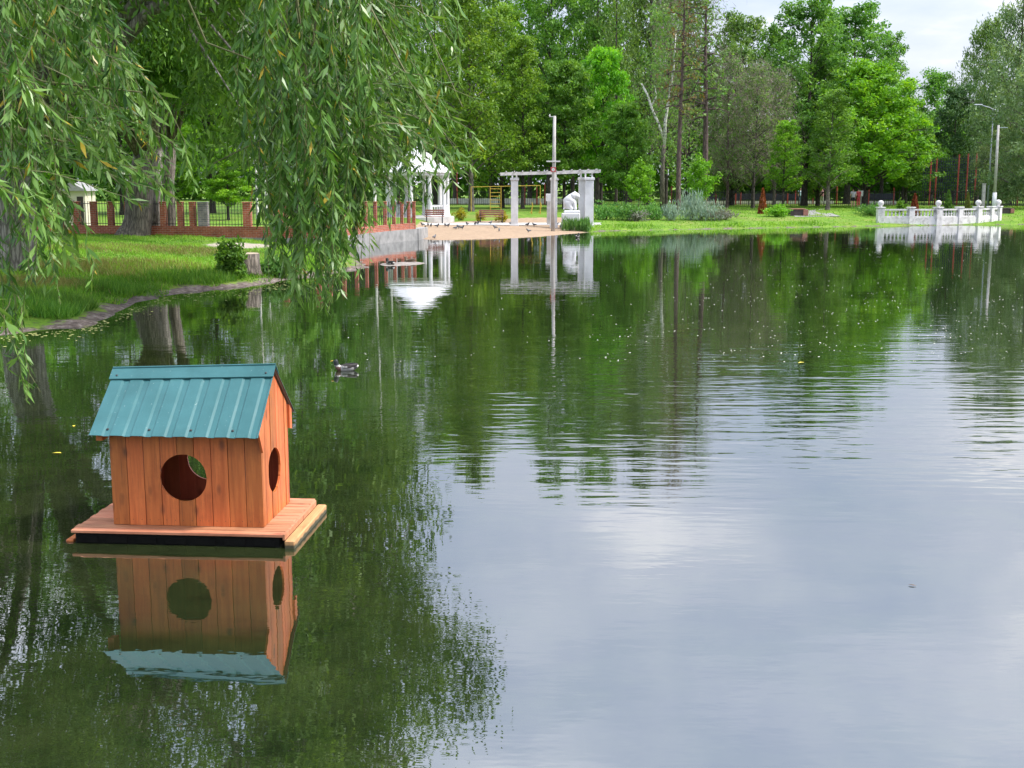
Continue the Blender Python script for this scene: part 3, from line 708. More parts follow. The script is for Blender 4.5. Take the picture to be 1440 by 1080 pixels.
# ------------------------------------------------------------------ people
def person(px, py, label, top, bottom, pose='stand', rz=0.0, scale=1.0, base=None, bare_legs=False, hair='hair', top_part='shirt', bottom_part='shorts'):
    g = G(px, py) if base is None else base
    r_ = empty('person', g, label, 'person', rz=rz); r_.scale = (scale,) * 3
    if pose == 'stand':
        J = dict(pel=(0, 0, .93), wa=(0, .01, 1.08), ch=(0, 0, 1.3), nk=(0, .0, 1.47), hd=(0, -.015, 1.58), tp=(0, -.01, 1.69))
        leg = lambda s: [(s * .1, 0, .9), (s * .11, -.02, .5), (s * .115, .03, .08), (s * .125, -.1, .03)]
        arm = lambda s: [(s * .19, 0, 1.39), (s * .25, .03, 1.12), (s * .235, -.1, .9), (s * .225, -.14, .82)]
    else:
        J = dict(pel=(0, 0, .48), wa=(0, .0, .62), ch=(0, -.04, .84), nk=(0, -.06, 1.0), hd=(0, -.09, 1.1), tp=(0, -.085, 1.21))
        leg = lambda s: [(s * .1, -.03, .47), (s * .13, -.45, .5), (s * .13, -.42, .09), (s * .14, -.54, .04)]
        arm = lambda s: [(s * .19, -.03, .93), (s * .25, -.1, .68), (s * .18, -.33, .58), (s * .16, -.4, .56)]
    V = [J['pel'], J['wa'], J['ch'], J['nk'], J['hd'], J['tp']]; E = [(0, 1), (1, 2), (2, 3), (3, 4), (4, 5)]
    R = [(.135, .1), (.12, .085), (.15, .1), (.048, .052), (.082, .1), (.07, .085)]
    V += [tuple(np.array(J['hd']) + (0, -.095, .0)), tuple(np.array(J['hd']) + (0, -.118, -.012))]; E += [(4, 6), (6, 7)]; R += [.03, .014]
    for s in (-1, 1):
        b = len(V); V += leg(s); E += [(0, b), (b, b + 1), (b + 1, b + 2), (b + 2, b + 3)]; R += [.085, .058, .04, (.04, .03)]
        b = len(V); V += arm(s); E += [(2, b), (b, b + 1), (b + 1, b + 2), (b + 2, b + 3)]; R += [.052, .042, .03, (.04, .02)]
        hb = b + 3; dv = unit(np.array(arm(s)[3]) - np.array(arm(s)[2])); sd = np.array([0, 1, 0]) - dv * dv[1]; sd = unit(sd); cl = np.array([-s, 0, 0])
        for q, (o_, l_) in enumerate(((-.03, .06), (-.01, .07), (.01, .066), (.03, .05), (-.045, .03))):
            f0 = np.array(arm(s)[3]) + sd * o_ + dv * (.03 if q < 4 else -.01); b2 = len(V); V += [tuple(f0), tuple(f0 + dv * l_ * .6 - sd * (.03 if q == 4 else 0)), tuple(f0 + dv * l_ * .9 + cl * .02)]; E += [(hb, b2), (b2, b2 + 1), (b2 + 1, b2 + 2)]; R += [.011, .0095, .008]
    skin_mesh('body', V, E, R, M['skin'], r_, 1)
    tv = [tuple(np.array(J['pel']) + (0, 0, .03)), J['wa'], J['ch'], tuple(np.array(J['nk']) - (0, 0, .07))]; te = [(0, 1), (1, 2), (2, 3)]; tr = [(.2, .155), (.19, .145), (.215, .16), (.085, .085)]
    for s in (-1, 1):
        a = arm(s); b = len(tv); tv += [a[0], tuple((np.array(a[0]) * .35 + np.array(a[1]) * .65))]; te += [(2, b), (b, b + 1)]; tr += [.085, .075]
    skin_mesh(top_part, tv, te, tr, M[top], r_, 1, 1)
    bv = [tuple(np.array(J['pel']) + (0, 0, .05)), tuple(np.array(J['pel']) - (0, 0, .02))]; be = [(0, 1)]; br = [(.175, .135), (.175, .135)]
    for s in (-1, 1):
        l = leg(s); b = len(bv)
        if bare_legs: bv += [l[0], tuple(np.array(l[0]) * .15 + np.array(l[1]) * .85)]; be += [(1, b), (b, b + 1)]; br += [.11, .09]
        else: bv += [l[0], l[1], tuple(np.array(l[1]) * .1 + np.array(l[2]) * .9)]; be += [(1, b), (b, b + 1), (b + 1, b + 2)]; br += [.105, .075, .058]
    skin_mesh(bottom_part, bv, be, br, M[bottom], r_, 1)
    h = np.array(J['hd']); t = np.array(J['tp'])
    skin_mesh('hair', [tuple(h + (0, .05, .0)), tuple(h + (0, .045, .07)), tuple(t + (0, .0, -.012)), tuple(t + (0, -.05, -.02))], [(0, 1), (1, 2), (2, 3)], [(.092, .075), (.098, .08), (.09, .075), .055], M[hair], r_, 1)
    for s in (-1, 1): MB().lathe([(.006, -.008), (.011, 0), (.006, .008)], tuple(h + (s * .033, -.093, .022)), 6).build('eye', M['hair'], r_)
    mb2 = MB().box(tuple(h + (0, -.09, -.05)), (.045, .012, .01)); mb2.build('mouth', M['cloth_red'], r_)
    return r_
person(1199, 291.7, 'person in a pale grey shirt and black shorts walking under the trees', 'cloth_grey', 'cloth_black', rz=pi, bare_legs=True)
person(1206.5, 291.5, 'person dressed in red standing behind the white notice board', 'cloth_red', 'cloth_red', rz=pi + .4, bottom_part='trousers')
person(391, 325, 'person in an orange red top near the brick fence behind the willow twigs', 'cloth_orange', 'cloth_navy', rz=.5, bottom_part='trousers', scale=.82, base=G(391, 326.5))
person(418, 327, 'person in an ochre top sitting low by the brick fence', 'cloth_ochre', 'cloth_navy', 'sit', rz=-.8, base=G(418, 331) - np.array([0, 0, .12]), hair='cloth_denim', bottom_part='trousers')

# ------------------------------------------------------------------ brick fence on the left bank
def at_ground(px, Y): return gx(px, Y)
fl0, fl1 = 60, 445
fence = empty('brick_fence', (0, 0, 0), 'low red brick fence with iron bars running behind the willow trunks', 'fence')
yb = lambda px: 57.5 - (px - 60) / 385 * 2.5
za, zt = .72, at(300, 285, 56)[2]
def seg(mbx, a, b, z0, z1, th, tint=.5):
    a = np.array(a); b = np.array(b); d = b - a; ln = np.linalg.norm(d[:2])
    mbx.box(((a[0] + b[0]) / 2, (a[1] + b[1]) / 2, (z0 + z1) / 2), (ln, th, z1 - z0), math.atan2(d[1], d[0]), tint); return mbx
zw = za + .46
seg(MB(), at(40, 300, yb(40)), at(448, 300, yb(448)), za - .5, zw, .3).build('base_wall', M['brick'], fence, boxuv=True)
seg(MB(), at(306, 300, yb(306) - .155), at(352, 300, yb(352) - .155), za - .3, zw - .04, .012).build('patched_bricks', M['brick_bad'], fence, boxuv=True)
seg(MB(), at(30, 300, yb(30) - .02), at(450, 300, yb(450) - .02), za - .6, za - .03, .42).build('footing', M['concrete'], fence)
pil = [62, 85, 108, 132, 156, 180, 205, 230, 254, 271, 286, 348, 400, 446]
for i, px in enumerate(pil):
    y = yb(px); p = at(px, 300, y); big = px in (286, 348)
    wd = .44 if px == 286 else (.36 if big else .24)
    mb = MB().box((p[0], y, (zw + zt) / 2), (wd, .36, zt - zw), 0, .5)
    po = mb.build('pillar', M['brick_grey'] if px == 286 else M['brick'], fence, boxuv=True)
    mb = MB().box((p[0], y, zt + .02), (wd + .05, .42, .045), 0, .5, .01); mb.build('cap', M['concrete'] if px == 286 else M['brick'], po, boxuv=True)
for a, b in zip(pil[:-1], pil[1:]):
    mb = MB(); A = at(a, 300, yb(a)); B = at(b, 300, yb(b))
    n_ = max(3, int(round((B[0] - A[0]) / .15)))
    for i in range(1, n_):
        p = A + (B - A) * i / n_; mb.box((p[0], p[1], (zw + zt) / 2 + .02), (.02, .02, zt - zw + .06))
    for z in (zw + .1, zt - .06): mb.tube([(A[0], A[1], z), (B[0], B[1], z)], .016, 4)
    mb.build('iron_panel', M['iron'], fence)
# curved right-hand part that runs down to the beach on a retaining wall
rf = empty('brick_fence', (0, 0, 0), 'short run of closely spaced brick pillars on the grey wall beside the beach', 'fence')
rpx = [(462, 57.2), (482, 59), (500, 60.6), (514, 62), (527.5, 63.2), (541.5, 64.6), (554, 65.6), (565, 66.5), (574.5, 67.2), (582, 67.6)]
pts = [at(px, 300, y) for px, y in rpx]
zc = .62
for i, p in enumerate(pts):
    z1 = at(rpx[i][0], 284.5, rpx[i][1])[2]
    po = MB().box((p[0], p[1], (zc + z1) / 2), (.17, .3, z1 - zc), 0).build('pillar', M['brick'], rf, boxuv=True)
    MB().box((p[0], p[1], z1 + .02), (.22, .36, .045), 0, .5, .01).build('cap', M['brick'], po, boxuv=True)
mb = MB(); mi = MB(); rw = MB()
for i in range(len(pts) - 1):
    a, b = pts[i], pts[i + 1]
    seg(mb, a, b, zc, zc + .32, .24)
    seg(rw, a, b, -.5, zc - .003, .5 + .004 * (i % 2))
    for k in range(1, 5):
        p = a + (b - a) * k / 5; mi.box((p[0], p[1], zc + .85), (.025, .025, 1.1))
    mi.tube([(a[0], a[1], zc + 1.3), (b[0], b[1], zc + 1.3)], .02, 4)
mb.build('base_wall', M['brick'], rf, boxuv=True); mi.build('iron_panel', M['iron'], rf)
seg(rw, pts[-1] , pts[-1] + np.array([.35, 2.6, 0]), -.4, zc - .006, .49)
tag(rw.build('retaining_wall', M['concrete']), 'grey concrete retaining wall under the brick pillars at the water edge', 'wall')
g = G(142, 326); o = MB().box((g[0], g[1], g[2] + .1), (1.3, .5, .22), .05, .5, .03).build('concrete_slab', M['concrete_light'])
tag(o, 'pale concrete slab lying in the grass before the brick fence', 'slab')
# pale kiosk behind the fence
kb = gx(113, 66); k_ = empty('kiosk', kb, 'small cream kiosk with a pale roof behind the brick fence at left', 'kiosk')
k_.scale = (.8, 1, .84)
MB().box((0, 0, 1.1), (1.7, 1.6, 2.2), 0, .5, .01).build('wall', plain('cream_paint', (.55, .5, .4), (.66, .6, .5), 3), k_)
mb = MB(); mb.prism([(-1.1, 2.2), (1.1, 2.2), (0, 2.75)], (0, -1.0, 0), (1, 0, 0), (0, 0, 1), (0, 1, 0), 2.0); mb.build('roof', M['concrete'], k_)
MB().box((-.2, -.81, 1.15), (.62, .03, .9), 0, .5, .005).build('window', M['navy'], k_)
MB().box((.5, -.812, .95), (.42, .03, 1.8), 0, .5, .005).build('door', M['dark_wood'], k_)

# ------------------------------------------------------------------ stump
g = G(346, 383); st = empty('tree_stump', g, 'cut grey tree stump with furrowed bark beside a leafy bush on the left bank', 'stump')
mb = MB(); mb.tube([(0, 0, -.1), (0, 0, .08), (.01, 0, .3), (.02, 0, .62)], [.6, .53, .47, .44], 28, lump=.1); mb.build('trunk', M['bark_grey'], st, True)
mb = MB(); mb.lathe([(.42, .618), (.4, .632), (.01, .64)], (.02, 0, 0), 28); mb.build('cut_face', plain('cut_wood', (.3, .24, .17), (.45, .37, .28), 8, .8), st)

# ------------------------------------------------------------------ beach furniture: gazebo, pergola, pole, statue, benches
gc = gx(588, 84); gzb = gc[2]
zof = lambda px, py, Y: at(px, py, Y)[2]
gaz = empty('gazebo', (gc[0], gc[1], 0), 'white open gazebo with a pointed roof and slim columns behind the willow twigs', 'gazebo')
R_ = 2.05; zb = zof(588, 304, 84); zc1 = zof(588, 246, 84); ztop = zof(588, 207, 84)
MB().lathe([(R_ + .45, gzb - .3), (R_ + .45, zb - .02), (R_ + .38, zb)], (0, 0, 0), 24).build('base', M['concrete_light'], gaz)
for k in range(10):
    a = 2 * pi * (k + .27) / 10; x, y = R_ * cos(a), R_ * sin(a)
    c_ = MB().lathe([(.2, zb + .01), (.2, zb + .12), (.15, zb + .16), (.14, zb + .8), (.125, zc1 - .2), (.16, zc1 - .15), (.19, zc1 - .03)], (x, y, 0), 12).build('column', M['white'], gaz, False)
for k in range(10):
    if k in (2, 7): continue
    a0, a1 = 2 * pi * (k + .27) / 10, 2 * pi * (k + 1.27) / 10
    A = np.array([R_ * cos(a0), R_ * sin(a0), 0]); B = np.array([R_ * cos(a1), R_ * sin(a1), 0]); mb = MB()
    seg(mb, A, B, zb + .68, zb + .76, .12); seg(mb, A, B, zb + .012, zb + .1, .12)
    for j in range(1, 6):
        p = A + (B - A) * j / 6; mb.lathe([(.03, zb + .1), (.06, zb + .25), (.03, zb + .48), (.05, zb + .68)], (p[0], p[1], 0), 8)
    mb.build('balustrade', M['white'], gaz)
MB().lathe([(R_ + .16, zc1 - .03), (R_ + .16, zc1 + .12), (R_ + .32, zc1 + .15), (R_ + .32, zc1 + .2), (R_ * .8, zc1 + .75), (R_ * .42, zc1 + 1.4), (.25, ztop - .1), (.04, ztop + .1)], (0, 0, 0), 10).build('roof', M['white'], gaz)
# pergola
Yp = 81.0
pgb = gx(770, Yp); per = empty('pergola', (pgb[0], Yp, 0), 'white pergola gate with three columns and long flat beams by the beach', 'pergola')
zg = pgb[2]
pxm = lambda px: at(px, 300, Yp)[0] - pgb[0]
m_px = (pxm(740) - pxm(720)) / 20
def column(px0, px1, pyt, depth, y=0.0):
    x0, x1 = pxm(px0), pxm(px1); z1 = zof(770, pyt, Yp); w_ = x1 - x0
    mb = MB(); mb.box(((x0 + x1) / 2, y, (zg - .2 + z1 - .17) / 2), (w_, depth, z1 - .17 - zg + .2), 0, .5, .015)
    c_ = mb.build('column', M['white'], per)
    MB().box(((x0 + x1) / 2, y, zg + .08), (w_ + .1, depth + .1, .3), 0, .5, .012).build('plinth', M['white'], c_)
    mb = MB(); mb.box(((x0 + x1) / 2, y, z1 - .1), (w_ + .12, depth + .12, .14), 0, .5, .012); mb.box(((x0 + x1) / 2, y, z1 - .01), (w_ + .06, depth + .06, .04), 0, .5, .008)
    mb.build('capital', M['white'], c_)
    return (x0 + x1) / 2, z1
cols = [column(718.5, 728.5, 250, .55), column(774.5, 783.5, 250, .5, .25), column(814, 823, 249.5, .5, .5), column(822, 834, 249.5, .7, -.05)]
for px, y in ((720.5, .1), (726.5, -.1), (777, .3), (781.5, .2), (817, .45), (823, .2), (832, -.1)):
    z0 = zof(770, 250.4, Yp); MB().box((pxm(px), y, z0 + .19), (.1, .1, .44), 0, .5, .004).build('strut', M['white'], per)
def slab(px0, px1, py0, py1, y, th, dep):
    a = np.array([pxm(px0), y, zof(770, py0, Yp)]); b = np.array([pxm(px1), y, zof(770, py1, Yp)])
    d = b - a; mb = MB()
    mb.prism([(0, 0), (1, 0), (1, th), (0, th)], a, (d[0], 0, d[2]), (0, 0, 1), (0, 1, 0), dep); return mb
slab(703.5, 800, 247, 244.5, -.45, .2, .16).build('beam', M['white_old'], per)
slab(706, 842, 246.8, 243.2, .35, .19, .16).build('beam', M['white_old'], per)
slab(793, 843.5, 244.3, 242.8, -.43, .2, .16).build('beam', M['white_old'], per)
for i, px in enumerate(np.linspace(712, 838, 12)):
    z = zof(770, 246.6 - (px - 703) / 140 * 3.6, Yp) + .195
    MB().box((pxm(px), .02, z + .035), (.07, 1.3, .07), 0, .5, .004).build('rafter', M['white_old'], per)
# path strip between lawn and beach
def drape(name, poly, m, lift=.02, step=14):
    mb = MB(); n_ = len(poly); vs = []
    for (a, b) in poly:
        for p in (a, b): vs.append((p[0], p[1], gz(p[0], p[1]) + lift))
    mb.add(vs, [(2 * i, 2 * i + 2, 2 * i + 3, 2 * i + 1) for i in range(n_ - 1)]); o = mb.build(name, m, smooth=True); return tag(o, kind='structure')
drape('path', [(G(px, 317 - abs(px - 700) * .004), G(px, 313.6)) for px in np.linspace(594, 846, 24)], M['concrete_light'])
drape('path', [(G(1118 + t * 12, 305.2 - t * .15), G(1113 + t * 9.2, 299.2 - t * 1.1)) for t in np.linspace(0, 6, 10)], plain('paving', (.17, .165, .165), (.25, .245, .24), 3, .9, bumpd=0))
# pole with sign and cabinet
Yu = 77.0; ub = gx(777.5, Yu); pole = empty('utility_pole', ub, 'tall grey utility pole with red sign and short crossarm before the pergola', 'utility pole')
zt_ = zof(777, 163, Yu) - ub[2]
mb = MB(); mb.tube([(0, 0, -.3), (0, 0, 2), (.05, 0, zt_ * .62), (.06, 0, zt_)], [.13, .125, .11, .09], 10); mb.build('post', M['pole'], pole, True)
mb = MB(); mb.tube([(.06, -.02, zt_ * .45), (.1, -.02, zt_ * .78), (.14, 0, zt_ - .05)], .03, 6); mb.build('conduit', M['pole'], pole)
zz = zof(777, 227, Yu) - ub[2]; MB().box((0, -.14, zz), (.86, .07, .08), 0, .5, .005).build('crossarm', M['white_old'], pole)
zz = zof(777, 164, Yu) - ub[2]; mb = MB().box((-.12, 0, zz), (.3, .05, .05)); mb.lathe([(.03, 0), (.05, .05), (.02, .12)], (-.24, 0, zz + .02), 8); mb.build('insulator_arm', M['white_old'], pole)
zz = zof(777, 238.5, Yu) - ub[2]
sg = MB().box((.0, -.15, zz), (.33, .02, .3), 0, .5, .004).build('sign', M['red'], pole)
mb = MB(); ring = []
for k in range(20):
    a = 2 * pi * k / 20
    for r in (.045, .1): ring.append((r * cos(a), -.163, zz + r * sin(a)))
mb.add(ring, [(2 * k, 2 * ((k + 1) % 20), 2 * ((k + 1) % 20) + 1, 2 * k + 1) for k in range(20)]); mb.add([(-.1, -.164, zz - .02), (.1, -.164, zz - .02), (.1, -.164, zz + .02), (-.1, -.164, zz + .02)], [(0, 1, 2, 3)])
mb.build('emblem', M['white'], sg)
cbx = gx(771.5, 84); cab = empty('electric_cabinet', cbx, 'white electrical box on a concrete stub just left of the pergola middle column', 'cabinet')
h1 = zof(771, 283, 84) - cbx[2]; h2 = zof(771, 272.5, 84) - cbx[2]
MB().box((0, 0, h1 / 2 - .1), (.26, .26, h1 + .2), 0, .5, .02, taper=.8).build('stub', M['pole'], cab)
MB().box((-.02, 0, (h1 + h2) / 2), (.36, .26, h2 - h1), 0, .5, .02).build('box', M['white'], cab)
# lion statue on its pedestal
lb = gx(803, 79.9); lion = empty('lion_statue', lb, 'white seated lion statue on a stepped pedestal beside the wide column', 'statue')
k_ = 1 / (F / lb[1]); xx = lambda px: (px - 803) * k_; zz = lambda py: zof(806, py, lb[1]) - lb[2]
MB().box((xx(802.5), .05, (zz(299.5) - .3) / 2), (xx(815) - xx(790), 1.1, zz(299.5) + .3), 0, .5, .05).build('pedestal', M['white'], lion)
MB().box((xx(804), .1, zz(297.6)), (xx(815) - xx(793), .9, zz(296) - zz(299.4)), 0, .5, .04).build('plinth', M['white'], lion)
z0 = zz(295.6)
lv = [(-.12, .2, .3), (-.12, .2, .58), (.08, .16, .78), (.26, .12, .86), (.38, .08, 1.0), (.5, .05, .92), (.62, .03, .78), (.3, .3, .52), (.34, .3, .1), (.46, .3, .05), (.3, -.05, .5), (.34, -.05, .1), (.46, -.05, .05),
      (-.1, .42, .28), (.1, .46, .12), (.24, .46, .06), (-.1, -.02, .28), (.1, -.08, .12), (.24, -.08, .06), (-.34, .2, .1), (-.4, -.05, .08)]
lv = [(x - .1, y, z * .98 + z0) for x, y, z in lv]
le = [(0, 1), (1, 2), (2, 3), (3, 4), (4, 5), (5, 6), (2, 7), (7, 8), (8, 9), (2, 10), (10, 11), (11, 12), (0, 13), (13, 14), (14, 15), (0, 16), (16, 17), (17, 18), (0, 19), (19, 20)]
lr = [.33, .37, .36, .33, .29, .21, .13, .15, .13, .11, .15, .13, .11, .22, .14, .11, .22, .14, .11, .07, .045]
skin_mesh('lion', lv, le, lr, M['white'], lion, 2)
mb = MB()
for s in (0, .22): mb.lathe([(.07, 0), (.06, .08), (.02, .13)], (.24, .0 + s, z0 + 1.1), 8)
mb.build('ears', M['white'], lion, True)
def bench(px, py, wpx, label, wood, rz=0):
    b_ = G(px, py); w_ = wpx * b_[1] / F; t = empty('park_bench', b_, label, 'bench', rz=rz)
    for i in range(3): pass
    mb = MB()
    for i in range(4): mb.box((0, -.18 + i * .12, .44), (w_, .1, .035), 0, random.random(), .006)
    mb.build('seat', M[wood], t)
    mb = MB()
    for i in range(3): mb.box((0, .28 + i * .025, .58 + i * .13), (w_, .03, .1), 0, random.random(), .006)
    mb.build('backrest', M[wood], t)
    for s in (-1, 1):
        mb = MB(); x = s * (w_ / 2 - .12); mb.tube([(x, -.2, -.05), (x, -.2, .42), (x, .25, .42)], .025, 6); mb.tube([(x, .27, -.05), (x, .27, .45), (x, .36, .92)], .025, 6); mb.tube([(x, -.2, .42), (x, -.2, .64), (x, .28, .66)], .02, 6)
        mb.build('leg', M['iron'], t)
bench(611, 314, 27, 'brown park bench directly in front of the white gazebo', 'bench_wood')
bench(691, 313.6, 35, 'reddish park bench among yellow shrubs left of the pergola', 'bench_wood')
def boxbench(px, py, wpx, hpx, label):
    b_ = G(px, py); k = b_[1] / F; w_ = wpx * k; h = hpx * k; t = empty('planter_bench', b_, label, 'bench', rz=.08)
    MB().box((0, 0, h / 2 - .05), (w_, .6, h - .02), 0, .5, .02).build('box', M['dark_wood'], t)
    MB().box((-w_ * .08, 0, h - .03), (w_ * .86, .72, .07), 0, .5, .01).build('seat', M['bench_wood'] if px < 1200 else M['dark_wood'], t)
    MB().box((w_ * .36, -.05, h * .45), (w_ * .28, .66, h * .8), 0, .9, .01).build('end_block', M['bench_wood'], t)
boxbench(1122, 303.5, 25, 10, 'low dark box bench on the lawn beside the grey path')
boxbench(1414, 300, 19, 7.5, 'low black box bench just right of the white balustrade')
# playground bars
def at_g(px, Y): return gx(px, Y)
lad = at_g(697, 97); pl = empty('climbing_frame', lad, 'yellow climbing ladder with a long overhead bar left of the pergola', 'climbing frame')
k = 97 / F; top = zof(697, 263, 97) - lad[2]
for s in (-1, 1):
    MB().tube([(s * 7.5 * k, 0, -.2), (s * 7.5 * k, 0, top)], .03, 6).build('upright', M['yellow'], pl)
for i in range(6): MB().tube([(-7.5 * k, 0, .35 + i * (top - .35) / 5.5), (7.5 * k, 0, .35 + i * (top - .35) / 5.5)], .024, 6).build('rung', M['yellow'], pl)
MB().tube([(-34 * k, 0, top), (62 * k, 0, top + .12)], .025, 6).build('overhead_bar', M['yellow'], pl)
MB().tube([(62 * k, 0, -.2), (62 * k, 0, top + .12)], .028, 6).build('upright', M['yellow'], pl)
MB().tube([(-34 * k, 0, -.2), (-34 * k, 0, top)], .03, 6).build('upright', M['yellow'], pl)
for px in (747.5, 759.5):
    b_ = at_g(px, 92); o = empty('low_bar', b_, 'short yellow exercise post on the grass seen through the pergola, %s of the pair' % ('left' if px < 750 else 'right'), 'exercise post', 'yellow posts seen through the pergola')
    MB().tube([(0, 0, -.1), (0, 0, .3), (.08, 0, .6), (.02, 0, .85)], .04, 6).build('post', M['yellow'], o)
    MB().box((-.04, 0, .12), (.2, .12, .05), 0, .5, .01).build('foot_rest', M['yellow'], o)
# ------------------------------------------------------------------ balustrade on the right shore
bp = [(1238, 309.5), (1281, 311), (1319, 311.5), (1349, 310.3), (1375, 309), (1393, 308), (1403, 307)]
bz = .26
bpts = [np.array([at(px, 300, Y_)[0], Y_, bz]) for (px, py), Y_ in zip(bp, (90.6, 90.6, 90.9, 91.6, 92.5, 93.4, 94.3))]
bal = empty('balustrade', (0, 0, 0), 'white balustrade with ball topped posts on the right shore', 'balustrade')
ph = 1.02
for i, p in enumerate(bpts):
    w_ = .5 if i % 2 == 0 else .42
    po = MB().box((p[0], p[1], bz + ph / 2 - .2), (w_, w_, ph + .4), .15 * i, .5, .015).build('post', M['white_old'], bal)
    MB().box((p[0], p[1], bz + ph + .03), (w_ + .1, w_ + .1, .08), .15 * i, .5, .012).build('cap', M['white_old'], po)
    if i % 2 == 0:
        MB().lathe([(.1, 0), (.12, .06)] + [(.22 * sin(a), .27 - .22 * cos(a)) for a in np.linspace(.45, pi - .05, 10)], (p[0], p[1], bz + ph + .072), 16).build('ball', M['white_old'], po, True)
for i in range(6):
    a, b = bpts[i], bpts[i + 1]; d = unit(b - a)
    seg(MB(), a, b, bz - .4, bz + .33, .34).build('base_wall', M['white_old'], bal)
    seg(MB(), a, b, bz + .332, bz + .42, .24).build('bottom_rail', M['white_old'], bal)
    seg(MB(), a, b, bz + .83, bz + .94, .26).build('top_rail', M['white_old'], bal)
    ln = np.linalg.norm(b - a); n_ = 7 if i < 4 else 5
    for k in range(1, n_ + 1):
        p = a + (b - a) * (k + .0) / (n_ + 1)
        MB().lathe([(.065, .42), (.065, .45), (.04, .47), (.085, .56), (.075, .61), (.036, .73), (.06, .79), (.065, .83)], (p[0], p[1], bz), 8).build('baluster', M['white_old'], bal, True)
# lamp post and bare posts behind it
Yl = 112; lp = gx(1387.5, Yl); lamp = empty('street_lamp', lp, 'tall thin grey street lamp with curved arm above the balustrade', 'street lamp')
zt_ = zof(1387, 152, Yl) - lp[2]; k = Yl / F
MB().tube([(0, 0, -.2), (0, 0, 3), (0, 0, zt_ - .4)], [.1, .075, .055], 8).build('post', M['steel'], lamp, True)
MB().tube([(0, 0, zt_ - .4), (-.1, 0, zt_ - .08), (-.4, 0, zt_ + .05), (-18 * k, -.2, zt_ + .22)], .05, 8).build('arm', M['steel'], lamp, True)
MB().box((-23 * k, -.25, zt_ + .27), (.75, .28, .12), 0, .5, .04).build('lamp_head', M['steel'], lamp)
Yc = 106; cp = gx(1396.5, Yc); t = empty('concrete_pole', cp, 'grey concrete pole painted white at the bottom beside the street lamp', 'pole')
zt_ = zof(1394, 176, Yc) - cp[2]; zw_ = zof(1394, 271, Yc) - cp[2]
MB().tube([(0, 0, zw_), (-.06, 0, zt_)], [.14, .1], 10).build('post', M['pole'], t, True)
MB().tube([(.01, 0, -.2), (0, 0, zw_ + .01)], [.2, .176], 10).build('painted_base', M['white'], t, True)
MB().box((.35, 0, zt_ - .2), (.8, .06, .06)).build('bracket', M['steel'], t)
c2_ = gx(1381, 108); t = empty('short_post', c2_, 'short pale concrete post left of the street lamp base', 'post')
MB().box((0, 0, (zof(1381, 259, 108) - c2_[2]) / 2), (.26, .26, zof(1381, 259, 108) - c2_[2]), 0, .5, .02).build('post', M['pole'], t)
MB().box((0, 0, zof(1381, 259, 108) - c2_[2] + .03), (.32, .32, .06), 0, .5, .02).build('cap', M['pole'], t)
# notice board by the walkers
nb_ = gx(1209, 113); t = empty('notice_board', nb_, 'small white notice board on a post beside the people under the trees', 'sign')
z1 = zof(1209, 268, 113) - nb_[2]; z2 = zof(1209, 276, 113) - nb_[2]
MB().tube([(0.05, .05, -.2), (0.05, .05, z1)], .05, 8).build('post', M['pole'], t)
MB().box((0, -.02, (z1 + z2) / 2), (6.4 * 113 / F, .03, z1 - z2), 0, .5, .006).build('board', M['white'], t)

# ------------------------------------------------------------------ iron fence, sports court behind it
Yf = 122
ifn = empty('iron_fence', (0, 0, 0), 'long black iron bar fence standing behind the trees on the far shore', 'fence')
fx = np.arange(at(560, 290, Yf)[0], at(1500, 290, Yf)[0], 2.5)
for i in range(len(fx) - 1):
    mb = MB(); z0 = .75; z1 = zof(900, 268, Yf)
    for x in np.linspace(fx[i], fx[i + 1], 13)[:-1]: mb.box((x, Yf, (z0 + z1) / 2), (.035, .035, z1 - z0))
    for z in (z0 + .25, z1 - .15): mb.box(((fx[i] + fx[i + 1]) / 2, Yf + .04, z), (2.5, .04, .07))
    mb.box((fx[i], Yf, (z0 + z1) / 2), (.09, .09, z1 - z0 + .12)); mb.build('bar_panel', M['iron'], ifn)
court = empty('sports_court', (0, 0, 0), 'sports court with low white boards and thin red posts behind the iron fence', 'sports court')
Yk = 128
for a, b in zip(np.arange(600, 1260, 44), np.arange(644, 1304, 44)):
    A, B = at(a, 290, Yk), at(b, 290, Yk)
    if a in (820, 864, 908, 1172): continue
    seg(MB(), A, B, .6, zof(900, 282.5 if a > 950 else 279, Yk), .08).build('board', M['white_old'], court)
    if 990 < a < 1110 or a > 1150: seg(MB(), A + (0, .4, 0), B + (0, .4, 0), zof(900, 281, Yk), zof(900, 272, Yk), .03).build('banner', M['navy'], court)
for px, pt in ((643, 238), (738, 262), (755, 262), (766, 258), (1006, 268), (1034, 272), (1041, 270), (1090, 272), (1107, 272), (1118, 268), (1143, 268), (1176, 262), (1221, 262), (1256, 264), (944, 262)):
    A = at(px, 290, Yk - 1.2); MB().tube([(A[0], Yk - 1.2, .6), (A[0], Yk - 1.2, zof(px, pt, Yk - 1.2))], .065, 6).build('post', M['red'], court)
nf = empty('net_fence', (0, 0, 0), 'tall dark see through net on slender red poles behind the right balustrade', 'fence')
Yn = 123.4
A, B = at(1165, 290, Yn), at(1500, 290, Yn)
NX0, NX1, NZ = at(1296, 290, Yn)[0], at(1440, 290, Yn)[0], zof(1300, 219, Yn)
mbn = MB()
for x in np.arange(NX0, NX1, .22): mbn.box((x, Yn, (NZ + .6) / 2), (.05, .02, NZ - .6))
for z in np.arange(.7, NZ, .3): mbn.box(((NX0 + NX1) / 2, Yn + .02, z), (NX1 - NX0, .015, .04))
mbn.build('net', M['navy'], nf)
